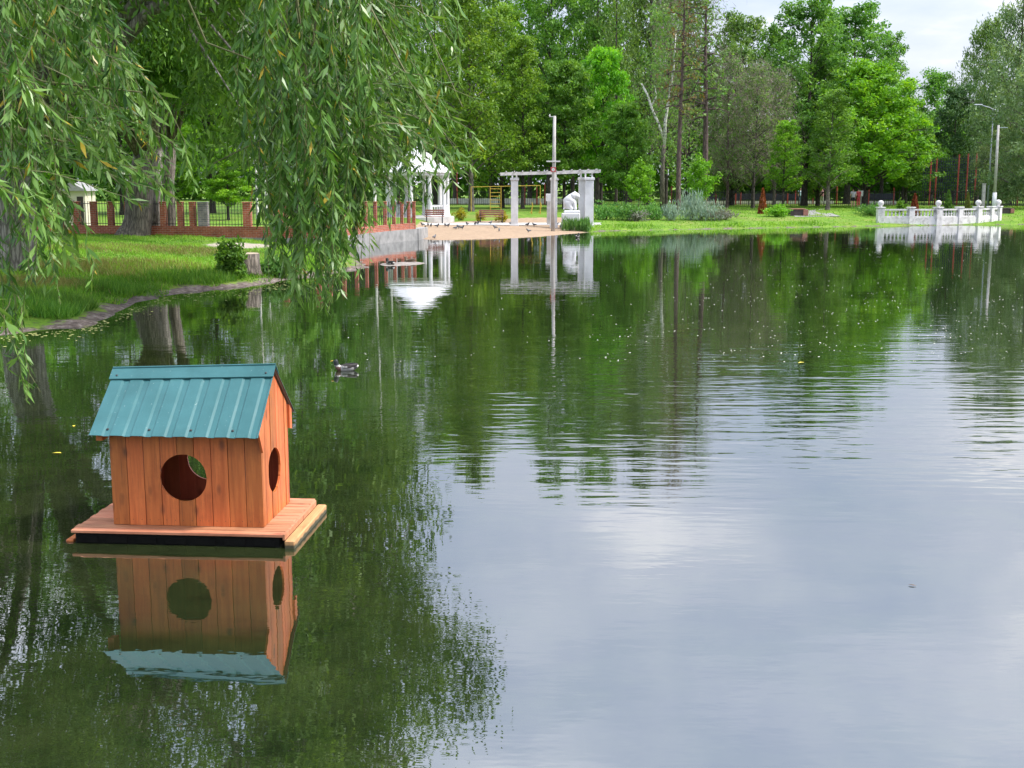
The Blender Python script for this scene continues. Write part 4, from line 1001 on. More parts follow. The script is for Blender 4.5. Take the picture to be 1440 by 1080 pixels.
for px, pt in ((1306, 224), (1314, 222), (1345, 217), (1357.5, 216), (1369.5, 215), (1430, 222)):
    A = at(px, 290, Yn - .6); MB().tube([(A[0], Yn - .6, .6), (A[0], Yn - .6, zof(px, pt, Yn - .6))], .075, 6).build('pole', M['red'], nf)
person(1123, 0, 'person in a light blue shirt beyond the iron fence by a dark trunk', 'cloth_blue', 'cloth_denim', base=gx(1124, 124.5), rz=.4, bottom_part='trousers')
person(1154, 0, 'person in a pink and white top beyond the iron fence between two trunks', 'cloth_pink', 'cloth_white', base=gx(1155, 124.5), rz=-.5, bottom_part='trousers')
person(1028, 0, 'person in pale clothes beyond the iron fence near the red thuja', 'cloth_white', 'cloth_grey', base=gx(1028, 124.5), rz=.2, bottom_part='trousers')

# ------------------------------------------------------------------ trees
GA = pi * (3 - sqrt(5))
SHAPES = {'ovoid': lambda t: .35 + .65 * sin(pi * min(1, t * .93 + .12)) ** .7 * (1 if t < .75 else (1 - (t - .75) * 1.9)),
          'dome': lambda t: (1 - max(0, t - .25) ** 1.9 * 1.35) * (.7 + .3 * min(1, t * 5)),
          'column': lambda t: .75 + .25 * sin(t * 9) if t < .8 else .75 * (1 - (t - .8) * 3.6),
          'cone': lambda t: 1.02 - t * .93,
          'airy': lambda t: (.74 + .26 * sin(t * 11 + 1) ** 2) * (1.02 - .6 * t * t)}
def grow(seed, H, R, base, nl, ns, lpc, ls, shape='ovoid', flat=.6, cs=.9, up=.45, tr=.28, aspect=.5, hang=0.0, tvar=.22, bark='bark_dark', leaf='lf_maple', lean=(0, 0), fork=None, wander=.25):
    """returns (trunk MB, leaf arrays) for a tree of height H"""
    r = np.random.default_rng(seed); mb = MB()
    nt_ = 9; tp = []
    ph = r.uniform(0, 6, 4)
    for i in range(nt_ + 1):
        t = i / nt_; tp.append(np.array([lean[0] * t + wander * sin(ph[0] + t * 4) * t, lean[1] * t + wander * sin(ph[1] + t * 4.6) * t, H * .93 * t]))
    tpz = np.array([p[2] for p in tp]); tpa = np.array(tp)
    tpa[:, :2] -= tpa[0, :2]
    trunk = lambda z: np.array([np.interp(z, tpz, tpa[:, 0]), np.interp(z, tpz, tpa[:, 1]), z])
    rads = [tr * (1.5 if i == 0 else 1) * max(.06, (1 - .93 * i / nt_)) for i in range(nt_ + 1)]
    pts = [tpa[0] - (0, 0, .3), tpa[0] + (0, 0, .12), tpa[0] + (0, 0, .6)] + list(tpa[1:]); rd = [tr * 1.45, tr * 1.25, tr * 1.02] + rads[1:]
    mb.tube(pts, rd, 9, lump=.12)
    CC = []
    sh = SHAPES[shape]
    for i in range(nl):
        t = (i + r.uniform(.1, .9)) / nl; h = base + (H * .96 - base) * t
        ln = R * max(.12, sh(t)) * r.uniform(.78, 1.12); az = i * GA + r.uniform(-.4, .4)
        h0 = max(base * .55, h - ln * up); s = trunk(min(h0, H * .9)); d = np.array([cos(az), sin(az), 0])
        e = trunk(min(h, H * .92)) + d * ln; e[2] = h + r.uniform(-.3, .3) - hang * ln * .25
        m1 = s + (e - s) * .4 + (0, 0, ln * .1); m2 = s + (e - s) * .72 + (0, 0, ln * .1 + hang * .3)
        rr = tr * .34 * (1 - t * .7) * (.5 + ln / R * .5)
        mb.tube([s, m1, m2, e], [rr, rr * .7, rr * .45, rr * .2], 5)
        for j in range(ns):
            u = .3 + .7 * (j + r.random()) / ns
            b = s + (e - s) * u + (0, 0, ln * .08); o = r.normal(0, 1, 3); o[2] = abs(o[2]) * .5 + .1 - hang; o = unit(o) * ln * r.uniform(.16, .42) * (1.15 - u * .35)
            c = b + o; CC.append(c)
            if r.random() < .6: mb.tube([b, (b + c) / 2 + (0, 0, .1), c], [rr * .3, rr * .2, rr * .1], 3, cap=False)
    CC.append(trunk(H * .92) + (0, 0, .4))
    CC = np.array(CC); n = len(CC)
    csz = cs * r.uniform(.6, 1.3, n); ct = r.uniform(.18, .82, n)
    cnt = (lpc * r.uniform(.5, 1.4, n)).astype(int)
    ix = np.repeat(np.arange(n), cnt); m_ = len(ix)
    off = r.normal(0, 1, (m_, 3)); off = unit(off) * (r.random((m_, 1)) ** .5)
    off *= csz[ix][:, None] * np.array([1, 1, flat])
    if hang: off[:, 2] -= r.random(m_) ** 1.3 * hang * csz[ix] * 1.8
    C = CC[ix] + off
    nrm = unit(r.normal(0, .75, (m_, 3)) + np.array([0, 0, .75]) + off * .5)
    A = r.normal(0, 1, (m_, 3)); A[:, 2] -= .35 + hang * 2.2
    A = unit(A - nrm * np.sum(A * nrm, 1, keepdims=True) * (1 if not hang else .5)); B = unit(np.cross(nrm, A))
    sz = ls * r.uniform(.6, 1.35, m_)[:, None]
    tint = ct[ix] + r.normal(0, tvar, m_) * .6
    return mb, (C, A * sz * .5, B * sz * .5 * aspect, tint), bark, leaf, H, R
PRO = {}
def proto(kind, *a, **k): PRO[kind] = grow(*a, **k)
proto('linden', 3, 22, 4.2, 3.0, 50, 8, 42, .34, 'airy', .75, .8, .45, .27, leaf='lf_linden')
proto('linden_b', 4, 22, 4.0, 4.2, 46, 8, 42, .34, 'airy', .75, .8, .5, .27, leaf='lf_linden')
proto('ash', 5, 23, 4.2, 6.0, 46, 7, 40, .34, 'airy', .8, .85, .7, .3, leaf='lf_maple_dark')
proto('maple', 6, 15, 5.6, 2.6, 46, 10, 58, .34, 'dome', .7, .8, .45, .3, leaf='lf_maple')
proto('maple_b', 7, 13, 4.6, 3.0, 36, 8, 64, .34, 'ovoid', .5, .8, .4, .22, leaf='lf_maple_dark')
proto('poplar', 8, 22, 6.0, 4.0, 44, 8, 56, .4, 'ovoid', .7, 1.0, .6, .36, leaf='lf_poplar', bark='bark_dark')
proto('birch_crown', 9, 22, 4.0, 6.0, 30, 6, 44, .26, 'airy', 1.1, .8, .5, .2, hang=.55, leaf='lf_birch', bark='birch')
proto('fwillow', 10, 17, 5.6, 1.8, 40, 8, 74, .34, 'ovoid', .9, 1.0, .5, .34, aspect=.4, hang=.3, leaf='lf_fwillow', bark='bark_grey')
proto('deep', 12, 17, 4.6, 1.4, 40, 7, 58, .36, 'ovoid', .8, 1.0, .4, .3, leaf='lf_deep')
proto('sapling', 13, 4.0, 1.25, 1.3, 20, 5, 34, .22, 'ovoid', .8, .36, .5, .045, leaf='lf_bright', bark='bark_grey')
proto('bare', 14, 19, 4.6, 4.0, 40, 7, 17, .3, 'airy', .8, .8, .5, .27, leaf='lf_birch', bark='bark_grey')
proto('larch', 15, 21, 2.6, 7.0, 40, 4, 8, .3, 'airy', .5, .7, -.1, .3, leaf='lf_brown', bark='bark_red')
PROTO_OBJ = {}
def twigs(o, kind, parent, pale):
    """fine leafless twigs of a bare crown, one mesh"""
    mbx, (C, A, B, t), *_ , H, R = PRO[kind]
    r = np.random.default_rng(77); n = len(C); k = 2
    Cc = np.repeat(C, k, 0) + r.normal(0, .55, (n * k, 3)); D = unit(r.normal(0, 1, (n * k, 3)) + np.array([0, 0, .5]))
    ln = r.uniform(.35, 1.0, (n * k, 1)); Bb = unit(np.cross(D, r.normal(0, 1, (n * k, 3)))) * .013
    return leafobj('twigs', Cc, D * ln * .5, Bb, r.random(n * k), M['twig_pale' if pale else 'twig'], parent, -.4)
def plant(px, Y, top, hw, kind, label, name='deciduous_tree', cat='tree', group=None, leaf=None, bark=None, rz=None, dz=0.0):
    mbx, arr, bk, lf, H, R = PRO[kind]
    g = gx(px, Y); h = zof(px, top, Y) - g[2]; rad = hw * Y / F
    key = (kind, leaf, bark)
    t = empty(name, (g[0], g[1], g[2] - dz), label, cat, group, rz if rz is not None else random.uniform(0, 6.28))
    t.scale = (rad / R, rad / R, h / H)
    if key not in PROTO_OBJ:
        tr = mbx.build('trunk', M[bark or bk], t, True); cr = leafobj('crown', *arr, M[leaf or lf], t, .15)
        ob = [tr, cr]
        if kind in ('bare', 'larch'): ob.append(twigs(t, kind, t, kind == 'bare'))
        PROTO_OBJ[key] = ob
    else:
        for o in PROTO_OBJ[key]:
            c = o.copy(); COL.objects.link(c); c.parent = t
    return t
GB = 'park trees on the far shore'
plant(612, 112, -80, 52, 'linden', 'airy yellow green linden rising behind the gazebo roof', 'linden_tree', group=GB)
plant(663, 100, -90, 60, 'linden_b', 'yellow green linden with a bare grey trunk left of the yellow ladder', 'linden_tree', group=GB, bark='bark_grey')
plant(706, 112, -5, 48, 'linden', 'slender airy linden behind the left pergola column', 'linden_tree', group=GB)
plant(735, 106, 40, 42, 'linden_b', 'lower yellow green linden directly left of the utility pole', 'linden_tree', group=GB)
plant(772, 126, -130, 50, 'ash', 'very tall open crowned tree behind the utility pole top', 'ash_tree', group=GB)
plant(793, 108, 78, 52, 'maple_b', 'deep green maple right of the utility pole above the pergola beam', 'maple_tree', group=GB)
plant(845, 112, 60, 50, 'maple_b', 'deep green maple behind the wide pergola column', 'maple_tree', group=GB, leaf='lf_maple')
plant(840, 128, -130, 55, 'ash', 'tall open crowned tree behind the wide pergola column', 'ash_tree', group=GB)
plant(880, 104, 140, 42, 'maple_b', 'small dark green maple behind the bright sapling right of the pergola', 'maple_tree', group=GB)
plant(866, 122, -110, 48, 'birch_crown', 'tall drooping birch with thin grey green crown left of the forked birch', 'birch_tree', group=GB, bark='bark_dark')
plant(912, 130, -120, 48, 'ash', 'tall loose tree behind the forked white birch', 'ash_tree', group=GB, leaf='lf_birch')
plant(936, 108, -70, 44, 'bare', 'dark trunked thin tree standing just behind the forked birch', 'thin_tree', group=GB, bark='bark_dark')
plant(953, 98, -95, 34, 'larch', 'larch with straight brown trunk and orange brown tufts left of the bright sapling', 'larch_tree', group=GB)
plant(989, 99, -85, 42, 'larch', 'nearly bare larch with purple brown trunk behind the second sapling', 'larch_tree', group=GB, leaf='lf_birch')
plant(1028, 124, 60, 48, 'deep', 'grey green tree between the bare larch and the twiggy trees', 'deciduous_tree', group=GB, leaf='lf_birch')
plant(1022, 113, 70, 40, 'bare', 'twiggy half bare tree between the second larch and the dark trunked twiggy tree', 'bare_tree', group=GB, bark='bark_red')
plant(1058, 110, 85, 44, 'bare', 'twiggy half bare tree with a dark trunk left of the rusty thuja', 'bare_tree', group=GB, bark='bark_dark')
plant(1088, 113, 95, 40, 'bare', 'twiggy half bare tree standing right behind the rusty thuja', 'bare_tree', group=GB, bark='bark_grey')
plant(1100, 106, 165, 30, 'ash', 'low fresh green tree patch in front of the twiggy trees', 'deciduous_tree', group=GB, leaf='lf_maple')
plant(1130, 119, -12, 72, 'poplar', 'tall green poplar with thick dark trunk behind the box bench', 'poplar_tree', group=GB)
plant(1149, 121, 70, 40, 'deep', 'dark trunked tree standing right of the box bench', 'deciduous_tree', group=GB, leaf='lf_maple_dark')
plant(1190, 134, -2, 72, 'poplar', 'tallest green poplar on the skyline behind the bright maple', 'poplar_tree', group=GB)
plant(1238, 140, 38, 40, 'ash', 'tall narrow tree at the right end of the poplar skyline', 'ash_tree', group=GB)
plant(1215, 114, 84, 88, 'maple', 'large bright green domed maple above the two walkers', 'maple_tree', group=GB, leaf='lf_maple')
plant(1163, 103, 120, 40, 'ash', 'small tree with pale trunk left of the walkers', 'deciduous_tree', group=GB, bark='bark_grey', leaf='lf_maple_dark')
plant(1272, 120, 152, 44, 'maple_b', 'olive green tree at the right flank of the bright maple', 'deciduous_tree', group=GB, leaf='lf_maple_dark')
plant(1268, 150, 108, 30, 'ash', 'distant small tree in the sky gap right of the bright maple', 'deciduous_tree', group=GB)
plant(1308, 148, 96, 40, 'deep', 'dark distant tree at the bottom of the sky gap', 'deciduous_tree', group=GB, leaf='lf_maple_dark')
plant(1338, 134, 118, 42, 'deep', 'bluish dark tree behind the tall red poles', 'deciduous_tree', group=GB)
plant(1372, 138, 15, 48, 'fwillow', 'tall grey green willow bordering the sky gap on the right', 'willow_tree', group=GB, leaf='lf_birch')
plant(1418, 126, -20, 66, 'fwillow', 'tallest grey green willow at the right edge of the photo', 'willow_tree', group=GB)
plant(1448, 109, 62, 72, 'fwillow', 'broad pale willow with low crown right of the street lamp', 'willow_tree', group=GB)
plant(1405, 116, 175, 40, 'fwillow', 'low willow crown behind the concrete pole', 'willow_tree', group=GB)
plant(1530, 122, 0, 70, 'deep', 'dark tree at the far right beyond the willows', 'deciduous_tree', group=GB)
plant(1620, 118, 20, 80, 'fwillow', 'willow farthest right along the shore', 'willow_tree', group=GB)
plant(1322, 128, 206, 20, 'maple_b', 'small green tree in front of the red poles', 'deciduous_tree', group=GB)
plant(898, 94, 228, 21, 'sapling', 'bright green sapling just right of the pergola shrubs', 'maple_sapling', 'sapling', 'bright saplings')
plant(982, 95, 222, 20, 'sapling', 'bright green sapling in front of the bare larch', 'maple_sapling', 'sapling', 'bright saplings')
GL = 'trees behind the brick fence'
plant(322, 76, 205, 42, 'maple_b', 'bright leafy small tree behind the iron railing of the brick fence', 'deciduous_tree', group=GL, leaf='lf_maple')
plant(300, 92, -90, 75, 'maple', 'tall light green maple behind the railing of the brick fence', 'maple_tree', group=GL)
plant(252, 84, 170, 40, 'maple_b', 'light green tree behind the cluster of willow trunks', 'deciduous_tree', group=GL, leaf='lf_maple')
plant(363, 80, -60, 40, 'birch_crown', 'left one of two white birch trunks behind the brick fence', 'birch_tree', group=GL)
plant(376, 83, -40, 42, 'birch_crown', 'right one of two white birch trunks behind the brick fence', 'birch_tree', group=GL)
plant(418, 90, -110, 55, 'maple_b', 'green tree behind the hanging willow curtain', 'deciduous_tree', group=GL)
plant(460, 102, -150, 60, 'poplar', 'tall tree hidden behind the hanging willow curtain', 'poplar_tree', group=GL)
plant(528, 94, -120, 46, 'birch_crown', 'tall white birch left of the gazebo', 'birch_tree', group=GL)
plant(549, 96, -120, 46, 'birch_crown', 'second tall white birch right beside the gazebo roof', 'birch_tree', group=GL, rz=1.0)
plant(560, 118, -110, 50, 'deep', 'dark green tree behind the gazebo', 'deciduous_tree', group=GL)
plant(500, 112, -170, 58, 'maple', 'green maple behind the grey retaining wall', 'maple_tree', group=GL, leaf='lf_maple_dark')
plant(175, 88, 20, 75, 'poplar', 'tall tree behind the left end of the brick fence', 'poplar_tree', group=GL)
plant(90, 92, 10, 75, 'maple', 'maple behind the cream kiosk', 'maple_tree', group=GL, leaf='lf_maple_dark')
plant(20, 84, 60, 70, 'maple', 'maple behind the thick left willow trunk', 'maple_tree', group=GL)
plant(-80, 74, 0, 90, 'poplar', 'tall tree beyond the left edge of the photo', 'poplar_tree', group=GL)
plant(-190, 60, -100, 110, 'poplar', 'green tree furthest to the left of the bank', 'poplar_tree', group=GL)
GX_ = 'tall background trees of the park'
for px, Y, top, hw, kind, lf, lab in ((640, 138, -100, 52, 'ash', 'lf_linden', 'pale tall tree behind the two lindens left of the ladder'), (690, 142, -70, 50, 'poplar', 'lf_linden', 'hazy light green tree seen between the lindens above the yellow ladder'),
        (745, 140, -60, 50, 'ash', 'lf_maple', 'light green tree behind the left half of the pergola beam'), (805, 138, -90, 52, 'poplar', 'lf_maple_dark', 'tall dark green tree behind the right half of the pergola beam'),
        (885, 140, -80, 56, 'poplar', 'lf_birch', 'tall soft green tree behind the bright sapling by the herb bed'), (965, 142, -60, 56, 'ash', 'lf_birch', 'soft green tree filling the gap between the two larches'),
        (1035, 143, 10, 56, 'poplar', 'lf_birch', 'soft green tree behind the twiggy trees'), (1085, 140, 30, 48, 'poplar', 'lf_maple_dark', 'green tree at the left foot of the poplar skyline'),
        (1160, 146, 40, 56, 'ash', 'lf_maple', 'green tree between the two tall poplars')):
    plant(px, Y, top, hw, kind, lab, group=GX_, leaf=lf)
# forked white birch
fb = gx(938, 102); t = empty('birch_tree', fb, 'forked birch with two bare white limbs among the larches', 'tree', GB)
zq = lambda px, py: np.array([(px - 938) * 102 / F, 0, zof(938, py, 102) - fb[2]])
mb = MB(); mb.tube([zq(932, 205), zq(933, 170), zq(938, 130), zq(943, 95), zq(945, 40)], [.15, .13, .1, .08, .03], 8, lump=.08)
MB().tube([zq(931, 296) , zq(930, 240), zq(931, 215), zq(932, 204)], [.2, .18, .17, .155], 9, lump=.1).build('lower_trunk', M['bark_grey'], t, True)
mb.tube([zq(931, 196), zq(924, 175), zq(915, 155), zq(907, 132), zq(899, 117)], [.12, .11, .1, .09, .06], 8, lump=.08)
mb.tube([zq(913, 150), zq(920, 135), zq(917, 120)], [.07, .05, .03], 6)
mb.build('trunk', M['birch'], t, True)
cc = np.array([zq(938 + rng.normal(0, 20), rng.uniform(10, 250)) + (0, rng.normal(0, 1.2), 0) for _ in range(70)])
ix = np.repeat(np.arange(70), 50); C = cc[ix] + rng.normal(0, .5, (3500, 3)) * (1, 1, .9); A = unit(rng.normal(0, 1, (3500, 3)) - (0, 0, .8)); B = unit(np.cross(A, rng.normal(0, 1, (3500, 3))))
leafobj('crown', C, A * .13, B * .07, rng.uniform(.2, .9, 3500), M['lf_birch'], t, .1)
# wood far behind everything, which reads as one mass
r = np.random.default_rng(21); m_ = 110000
xs = r.uniform(-75, 95, m_); ys = r.uniform(150, 168, m_)
hh = 8.5 + 2.2 * np.sin(xs * .35) + 1.6 * np.sin(xs * 1.1 + 2) + np.where(xs < 25, 6.5, 0)
hh = np.where((xs > 44) & (xs < 56), 8.0, hh)
C = np.stack([xs, ys, .8 + hh * r.random(m_) ** .8], -1); nrm = unit(r.normal(0, .7, (m_, 3)) + (0, 0, .7)); A = unit(np.cross(nrm, r.normal(0, 1, (m_, 3)))); B = np.cross(nrm, A)
clump = np.sin(C[:, 0] * 1.7 + C[:, 2] * 1.3) * np.sin(C[:, 2] * 1.9 + C[:, 0] * .6)
o = leafobj('distant_wood', C, A * .38, B * .26, .45 + clump * .3 + r.normal(0, .15, m_), M['lf_maple_dark'], None, .1); tag(o, kind='stuff')

# ------------------------------------------------------------------ shrubs and thujas
def shrub(px, py, wpx, hpx, leaf, label, name='shrub', n=900, ls=.16, aspect=.5, upr=0.0, cone=False, cat='shrub', group=None, depth=None, base=None):
    g = G(px, py) if base is None else base; k = g[1] / F; a, h = wpx * k / 2, hpx * k
    t = empty(name, g, label, cat, group); r = np.random.default_rng(int(px * 7 + py * 13))
    u = unit(r.normal(0, 1, (n, 3))); rad = r.random((n, 1)) ** .4
    C = u * rad
    if cone:
        z = r.random(n) ** 1.25; rr = (1 - z) ** .75 * a * np.sqrt(r.uniform(.35, 1, n)) + .02; an = r.uniform(0, 2 * pi, n)
        C = np.stack([rr * np.cos(an), rr * np.sin(an), .05 + z * h], -1)
    else:
        lump = 1 + .22 * np.sin(u[:, :1] * 5 + px) + .18 * np.sin(u[:, 1:2] * 6 + py) + .12 * np.sin(u[:, 2:] * 9)
        C = C * lump * np.array([a, depth or a * .8, h * .5]) + np.array([0, 0, h * .47])
        C[:, 2] = np.abs(C[:, 2])
    nrm = unit(r.normal(0, .8, (n, 3)) + (0, 0, .5)); A = unit(np.cross(nrm, r.normal(0, 1, (n, 3))) * (1 - upr) + np.array([0, 0, 1.6]) * upr + r.normal(0, .25, (n, 3)) * upr); B = unit(np.cross(nrm, A))
    sz = ls * r.uniform(.6, 1.4, (n, 1))
    leafobj('foliage', C, A * sz * .5, B * sz * .5 * aspect, r.uniform(.1, .9, n), M[leaf], t, .1)
    mb = MB()
    for i in range(5):
        an = i * 1.3; mb.tube([(0, 0, -.05), (a * .25 * cos(an), a * .25 * sin(an), h * .3), (a * .5 * cos(an), a * .5 * sin(an), h * .62)], [.02, .015, .006], 4)
    mb.build('stem', M['twig'], t)
    return t
shrub(325, 391, 40, 54, 'lf_maple_dark', 'dense dark green leafy bush growing against the tree stump', n=2200, ls=.15, aspect=.45)
shrub(392, 388, 60, 26, 'lf_herb', 'patch of weeds and suckers right of the tree stump', n=1300, ls=.16, aspect=.35, upr=.4)
shrub(648, 310, 20, 17, 'lf_yellow', 'round yellow shrub beside the gazebo bench', n=700, ls=.12)
shrub(676, 308, 15, 15, 'lf_yellow', 'yellow shrub at the left end of the reddish bench', n=500, ls=.12, base=gx(675, 86))
shrub(704, 308, 21, 15, 'lf_yellow', 'yellow shrub behind the right end of the reddish bench', n=600, ls=.12, base=gx(706, 86))
GS = 'herb bed along the far lawn'
shrub(852, 309, 42, 24, 'lf_herb', 'bushy green herbs right next to the wide pergola column', n=1400, ls=.2, aspect=.3, upr=.5, group=GS)
shrub(884, 310, 42, 25, 'lf_herb', 'bushy green herbs below the bright sapling by the pergola', n=1400, ls=.2, aspect=.3, upr=.5, group=GS)
shrub(896, 311, 30, 16, 'lf_mauve', 'low greyish mauve plant in the middle of the herb bed', n=800, ls=.14, aspect=.4, upr=.3, group=GS)
shrub(918, 309, 40, 22, 'lf_herb', 'green herbs between the mauve plant and the silver clump', n=1200, ls=.2, aspect=.3, upr=.5, group=GS)
shrub(944, 310, 40, 24, 'lf_silver', 'smaller silver green wormwood left of the tall plume', n=1200, ls=.22, aspect=.2, upr=.7, group=GS)
shrub(972, 310, 40, 42, 'lf_silver', 'tall silver blue grass plume in the herb bed', n=900, ls=.4, aspect=.09, upr=.9, group=GS)
shrub(984, 310, 56, 30, 'lf_silver', 'broad silver blue wormwood under the second sapling', n=1700, ls=.24, aspect=.18, upr=.7, group=GS)
shrub(1004, 310, 40, 20, 'lf_mauve', 'mauve flowering plant right of the silver wormwood', n=1000, ls=.15, aspect=.4, upr=.4, group=GS)
shrub(1020, 309, 34, 15, 'lf_mauve', 'last low grey plant at the right end of the herb bed', n=700, ls=.15, aspect=.4, upr=.4, group=GS)
shrub(1094, 305, 38, 17, 'lf_bright', 'bright green round bush between the rusty thuja and the box bench', n=1300, ls=.16, group=None)
shrub(1072, 301, 13, 34, 'lf_rust', 'dead rust coloured thuja left of the bright round bush', 'thuja', n=1100, ls=.2, cone=True, aspect=.4, upr=.6, cat='thuja')
shrub(1285, 296, 15, 29, 'lf_rust', 'dead rust coloured thuja behind the left half of the balustrade', 'thuja', n=1100, ls=.2, cone=True, aspect=.4, upr=.6, cat='thuja', base=gx(1285, 100))
shrub(1332, 296, 15, 37, 'lf_thuja', 'green pointed thuja behind the middle of the balustrade', 'thuja', n=1300, ls=.2, cone=True, aspect=.4, upr=.6, cat='thuja', base=gx(1332, 100))
shrub(1359, 296, 11, 31, 'lf_rtop', 'narrow olive brown thuja behind the right part of the balustrade', 'thuja', n=1100, ls=.2, cone=True, aspect=.4, upr=.6, cat='thuja', base=gx(1359, 101))
shrub(802, 319.5, 26, 17, 'lf_herb', 'tuft of long grass in front of the lion pedestal', 'grass_tuft', n=700, ls=.34, aspect=.1, upr=.85, cat='grass tuft', base=gx(801, 78.3), depth=.45)
shrub(822, 322, 26, 17, 'lf_herb', 'larger tuft of long grass below the wide pergola column', 'grass_tuft', n=1100, ls=.36, aspect=.1, upr=.85, cat='grass tuft', base=gx(819, 78.3), depth=.45)
shrub(1265, 298, 16, 16, 'lf_maple_dark', 'small green bush behind the left post of the balustrade', n=500, ls=.18, base=gx(1266, 101))
shrub(1225, 303, 40, 16, 'lf_herb', 'rough green weeds left of the balustrade', n=1200, ls=.2, aspect=.3, upr=.5)

# ------------------------------------------------------------------ big willows on the left bank
def bank_willow(base, tr, hsplit, centre, radii, nclump, lpc, ls, label, seed, zmin, xr, xr2, zr, limbs=7, lean=(0, 0), leaf='lf_willow_mid', bark='bark'):
    r = np.random.default_rng(seed); b = np.array(base, float)
    t = empty('willow_tree', b, label, 'tree', 'old willows on the left bank')
    c = np.array(centre, float) - b; R = np.array(radii, float); mb = MB()
    top = np.array([lean[0], lean[1], hsplit])
    zs = [-.4, 0, .25, .7, 1.4, 2.2, hsplit]
    fl = [1.55, 1.32, 1.14, 1.02, 1.0, .95, .9]
    mb.tube([np.array([lean[0] * z / hsplit + .06 * sin(z * 2), lean[1] * z / hsplit, z]) for z in zs], [tr * f for f in fl], 26, lump=.13)
    tips = []
    for i in range(limbs):
        a = i * GA + r.uniform(-.3, .3); q = c + R * np.array([cos(a) * .62, sin(a) * .62, r.uniform(-.15, .5)])
        m = top + (q - top) * .45 + np.array([0, 0, .14 * np.linalg.norm(q - top)])
        pth = [top * .9, top + (m - top) * .45, m, (m + q) / 2 + (0, 0, .4), q]
        mb.tube(pth, [tr * .5, tr * .4, tr * .3, tr * .2, tr * .08], 8, lump=.08); tips.append(pth)
    nodes = np.array([p for pth in tips for p in pth[2:]])
    u = unit(r.normal(0, 1, (nclump, 3))); rad = r.uniform(.25, 1, (nclump, 1)) ** .42
    CC = c + u * rad * R * (1 + .13 * np.sin(u[:, :1] * 6 + seed) + .1 * np.sin(u[:, 2:] * 8))
    zl = np.where((CC[:, 0] + b[0] > xr) & (CC[:, 0] + b[0] < xr2), zr, zmin); k = CC[:, 2] + b[2] > zl + r.uniform(0, 1.3, len(CC)); CC = CC[k]; zl = zl[k]; n = len(CC)
    for i in range(0, n, 3):
        k = np.argmin(np.sum((nodes - CC[i]) ** 2, 1)); mb.tube([nodes[k], (nodes[k] + CC[i]) / 2 + (0, 0, .3), CC[i]], [.05, .03, .012], 4, cap=False)
    mb.build('trunk', M[bark], t, True)
    ct = r.uniform(.15, .8, n); ix = np.repeat(np.arange(n), (lpc * r.uniform(.5, 1.4, n)).astype(int)); m_ = len(ix)
    off = r.normal(0, 1, (m_, 3)) * np.array([.36, .36, .42]); off[:, 2] -= r.random(m_) ** 2 * 1.1
    C = CC[ix] + off; k = C[:, 2] + b[2] > zl[ix] * .9; C = C[k]; ix = ix[k]; m_ = len(C)
    A = unit(r.normal(0, .6, (m_, 3)) - np.array([0, 0, .9])); B = unit(np.cross(A, r.normal(0, 1, (m_, 3)) + np.array([0, 0, .3])))
    sz = ls * r.uniform(.7, 1.3, (m_, 1))
    leafobj('crown', C, A * sz * .5, B * sz * .13, ct[ix] + r.normal(0, .14, m_), M[leaf], t, -.1)
    return t
b1 = G(16, 379)
bank_willow(b1, .62, 3.6, (-9.8, 31.5, 9.6), (9.2, 7, 7.9), 1200, 165, .25, 'huge willow with thick pale furrowed trunk at the left edge of the photo', 31, 3.7, -12.5, -7.0, 7.2, 9, (.6, -.3))
b2 = G(190, 331)
bank_willow(b2, .6, 3.8, (-17.5, 51, 9.8), (8, 6, 6.6), 480, 130, .27, 'thickest trunk of the willow cluster standing before the brick fence', 32, 4.6, -17.5, 0, 7.5, 7, (.7, 0), bark='bark_grey')
b3 = G(221, 329)
bank_willow(b3, .27, 4.2, (-14.5, 52.5, 10.5), (4.5, 4, 5), 210, 120, .27, 'middle one of the willow trunks clustered before the brick fence', 33, 6.5, -13, 0, 8.5, 5, (.2, 0))
b4 = G(237, 328.5)
bank_willow(b4, .27, 4.2, (-12.6, 53.5, 10), (4.2, 4, 5), 210, 120, .27, 'right one of the willow trunks clustered before the brick fence', 34, 6.5, -13, 0, 8.5, 5, (.3, 0), bark='bark_grey')

# ------------------------------------------------------------------ near willow whose twigs hang into the picture
wb = np.array([-8.6, 8.4, gz(-8.6, 8.4)])
nw = empty('weeping_willow', wb, 'near weeping willow trailing long leafy twigs into the upper left of the photo', 'tree')
r = np.random.default_rng(99); mb = MB(); SC = []; SA = []; SB = []; ST = []; tw = MB()
wp = lambda px, py, Y: at(px, py, Y) - wb
mb.tube([(0, 0, -.4), (0, 0, .1), (.1, 0, 1.0), (.3, -.1, 2.4), (.7, -.2, 3.6)], [.62, .5, .42, .38, .34], 20, lump=.12)
fork = np.array([.7, -.2, 3.6])
for tip, rr in (((500, -190, 8.2), .15), ((250, -330, 7.4), .14), ((640, -150, 8.8), .11), ((60, -260, 8.0), .12), ((380, -420, 9.2), .13), ((-300, -500, 8), .14), ((560, -350, 7.0), .11)):
    q = wp(*tip); m = fork + (q - fork) * .5 + (0, 0, .7)
    mb.tube([fork * .92, fork + (m - fork) * .5 + (0, 0, .2), m, (m + q) / 2 + (0, 0, .35), q], [rr * 1.7, rr * 1.3, rr, rr * .7, rr * .3], 8, lump=.06)
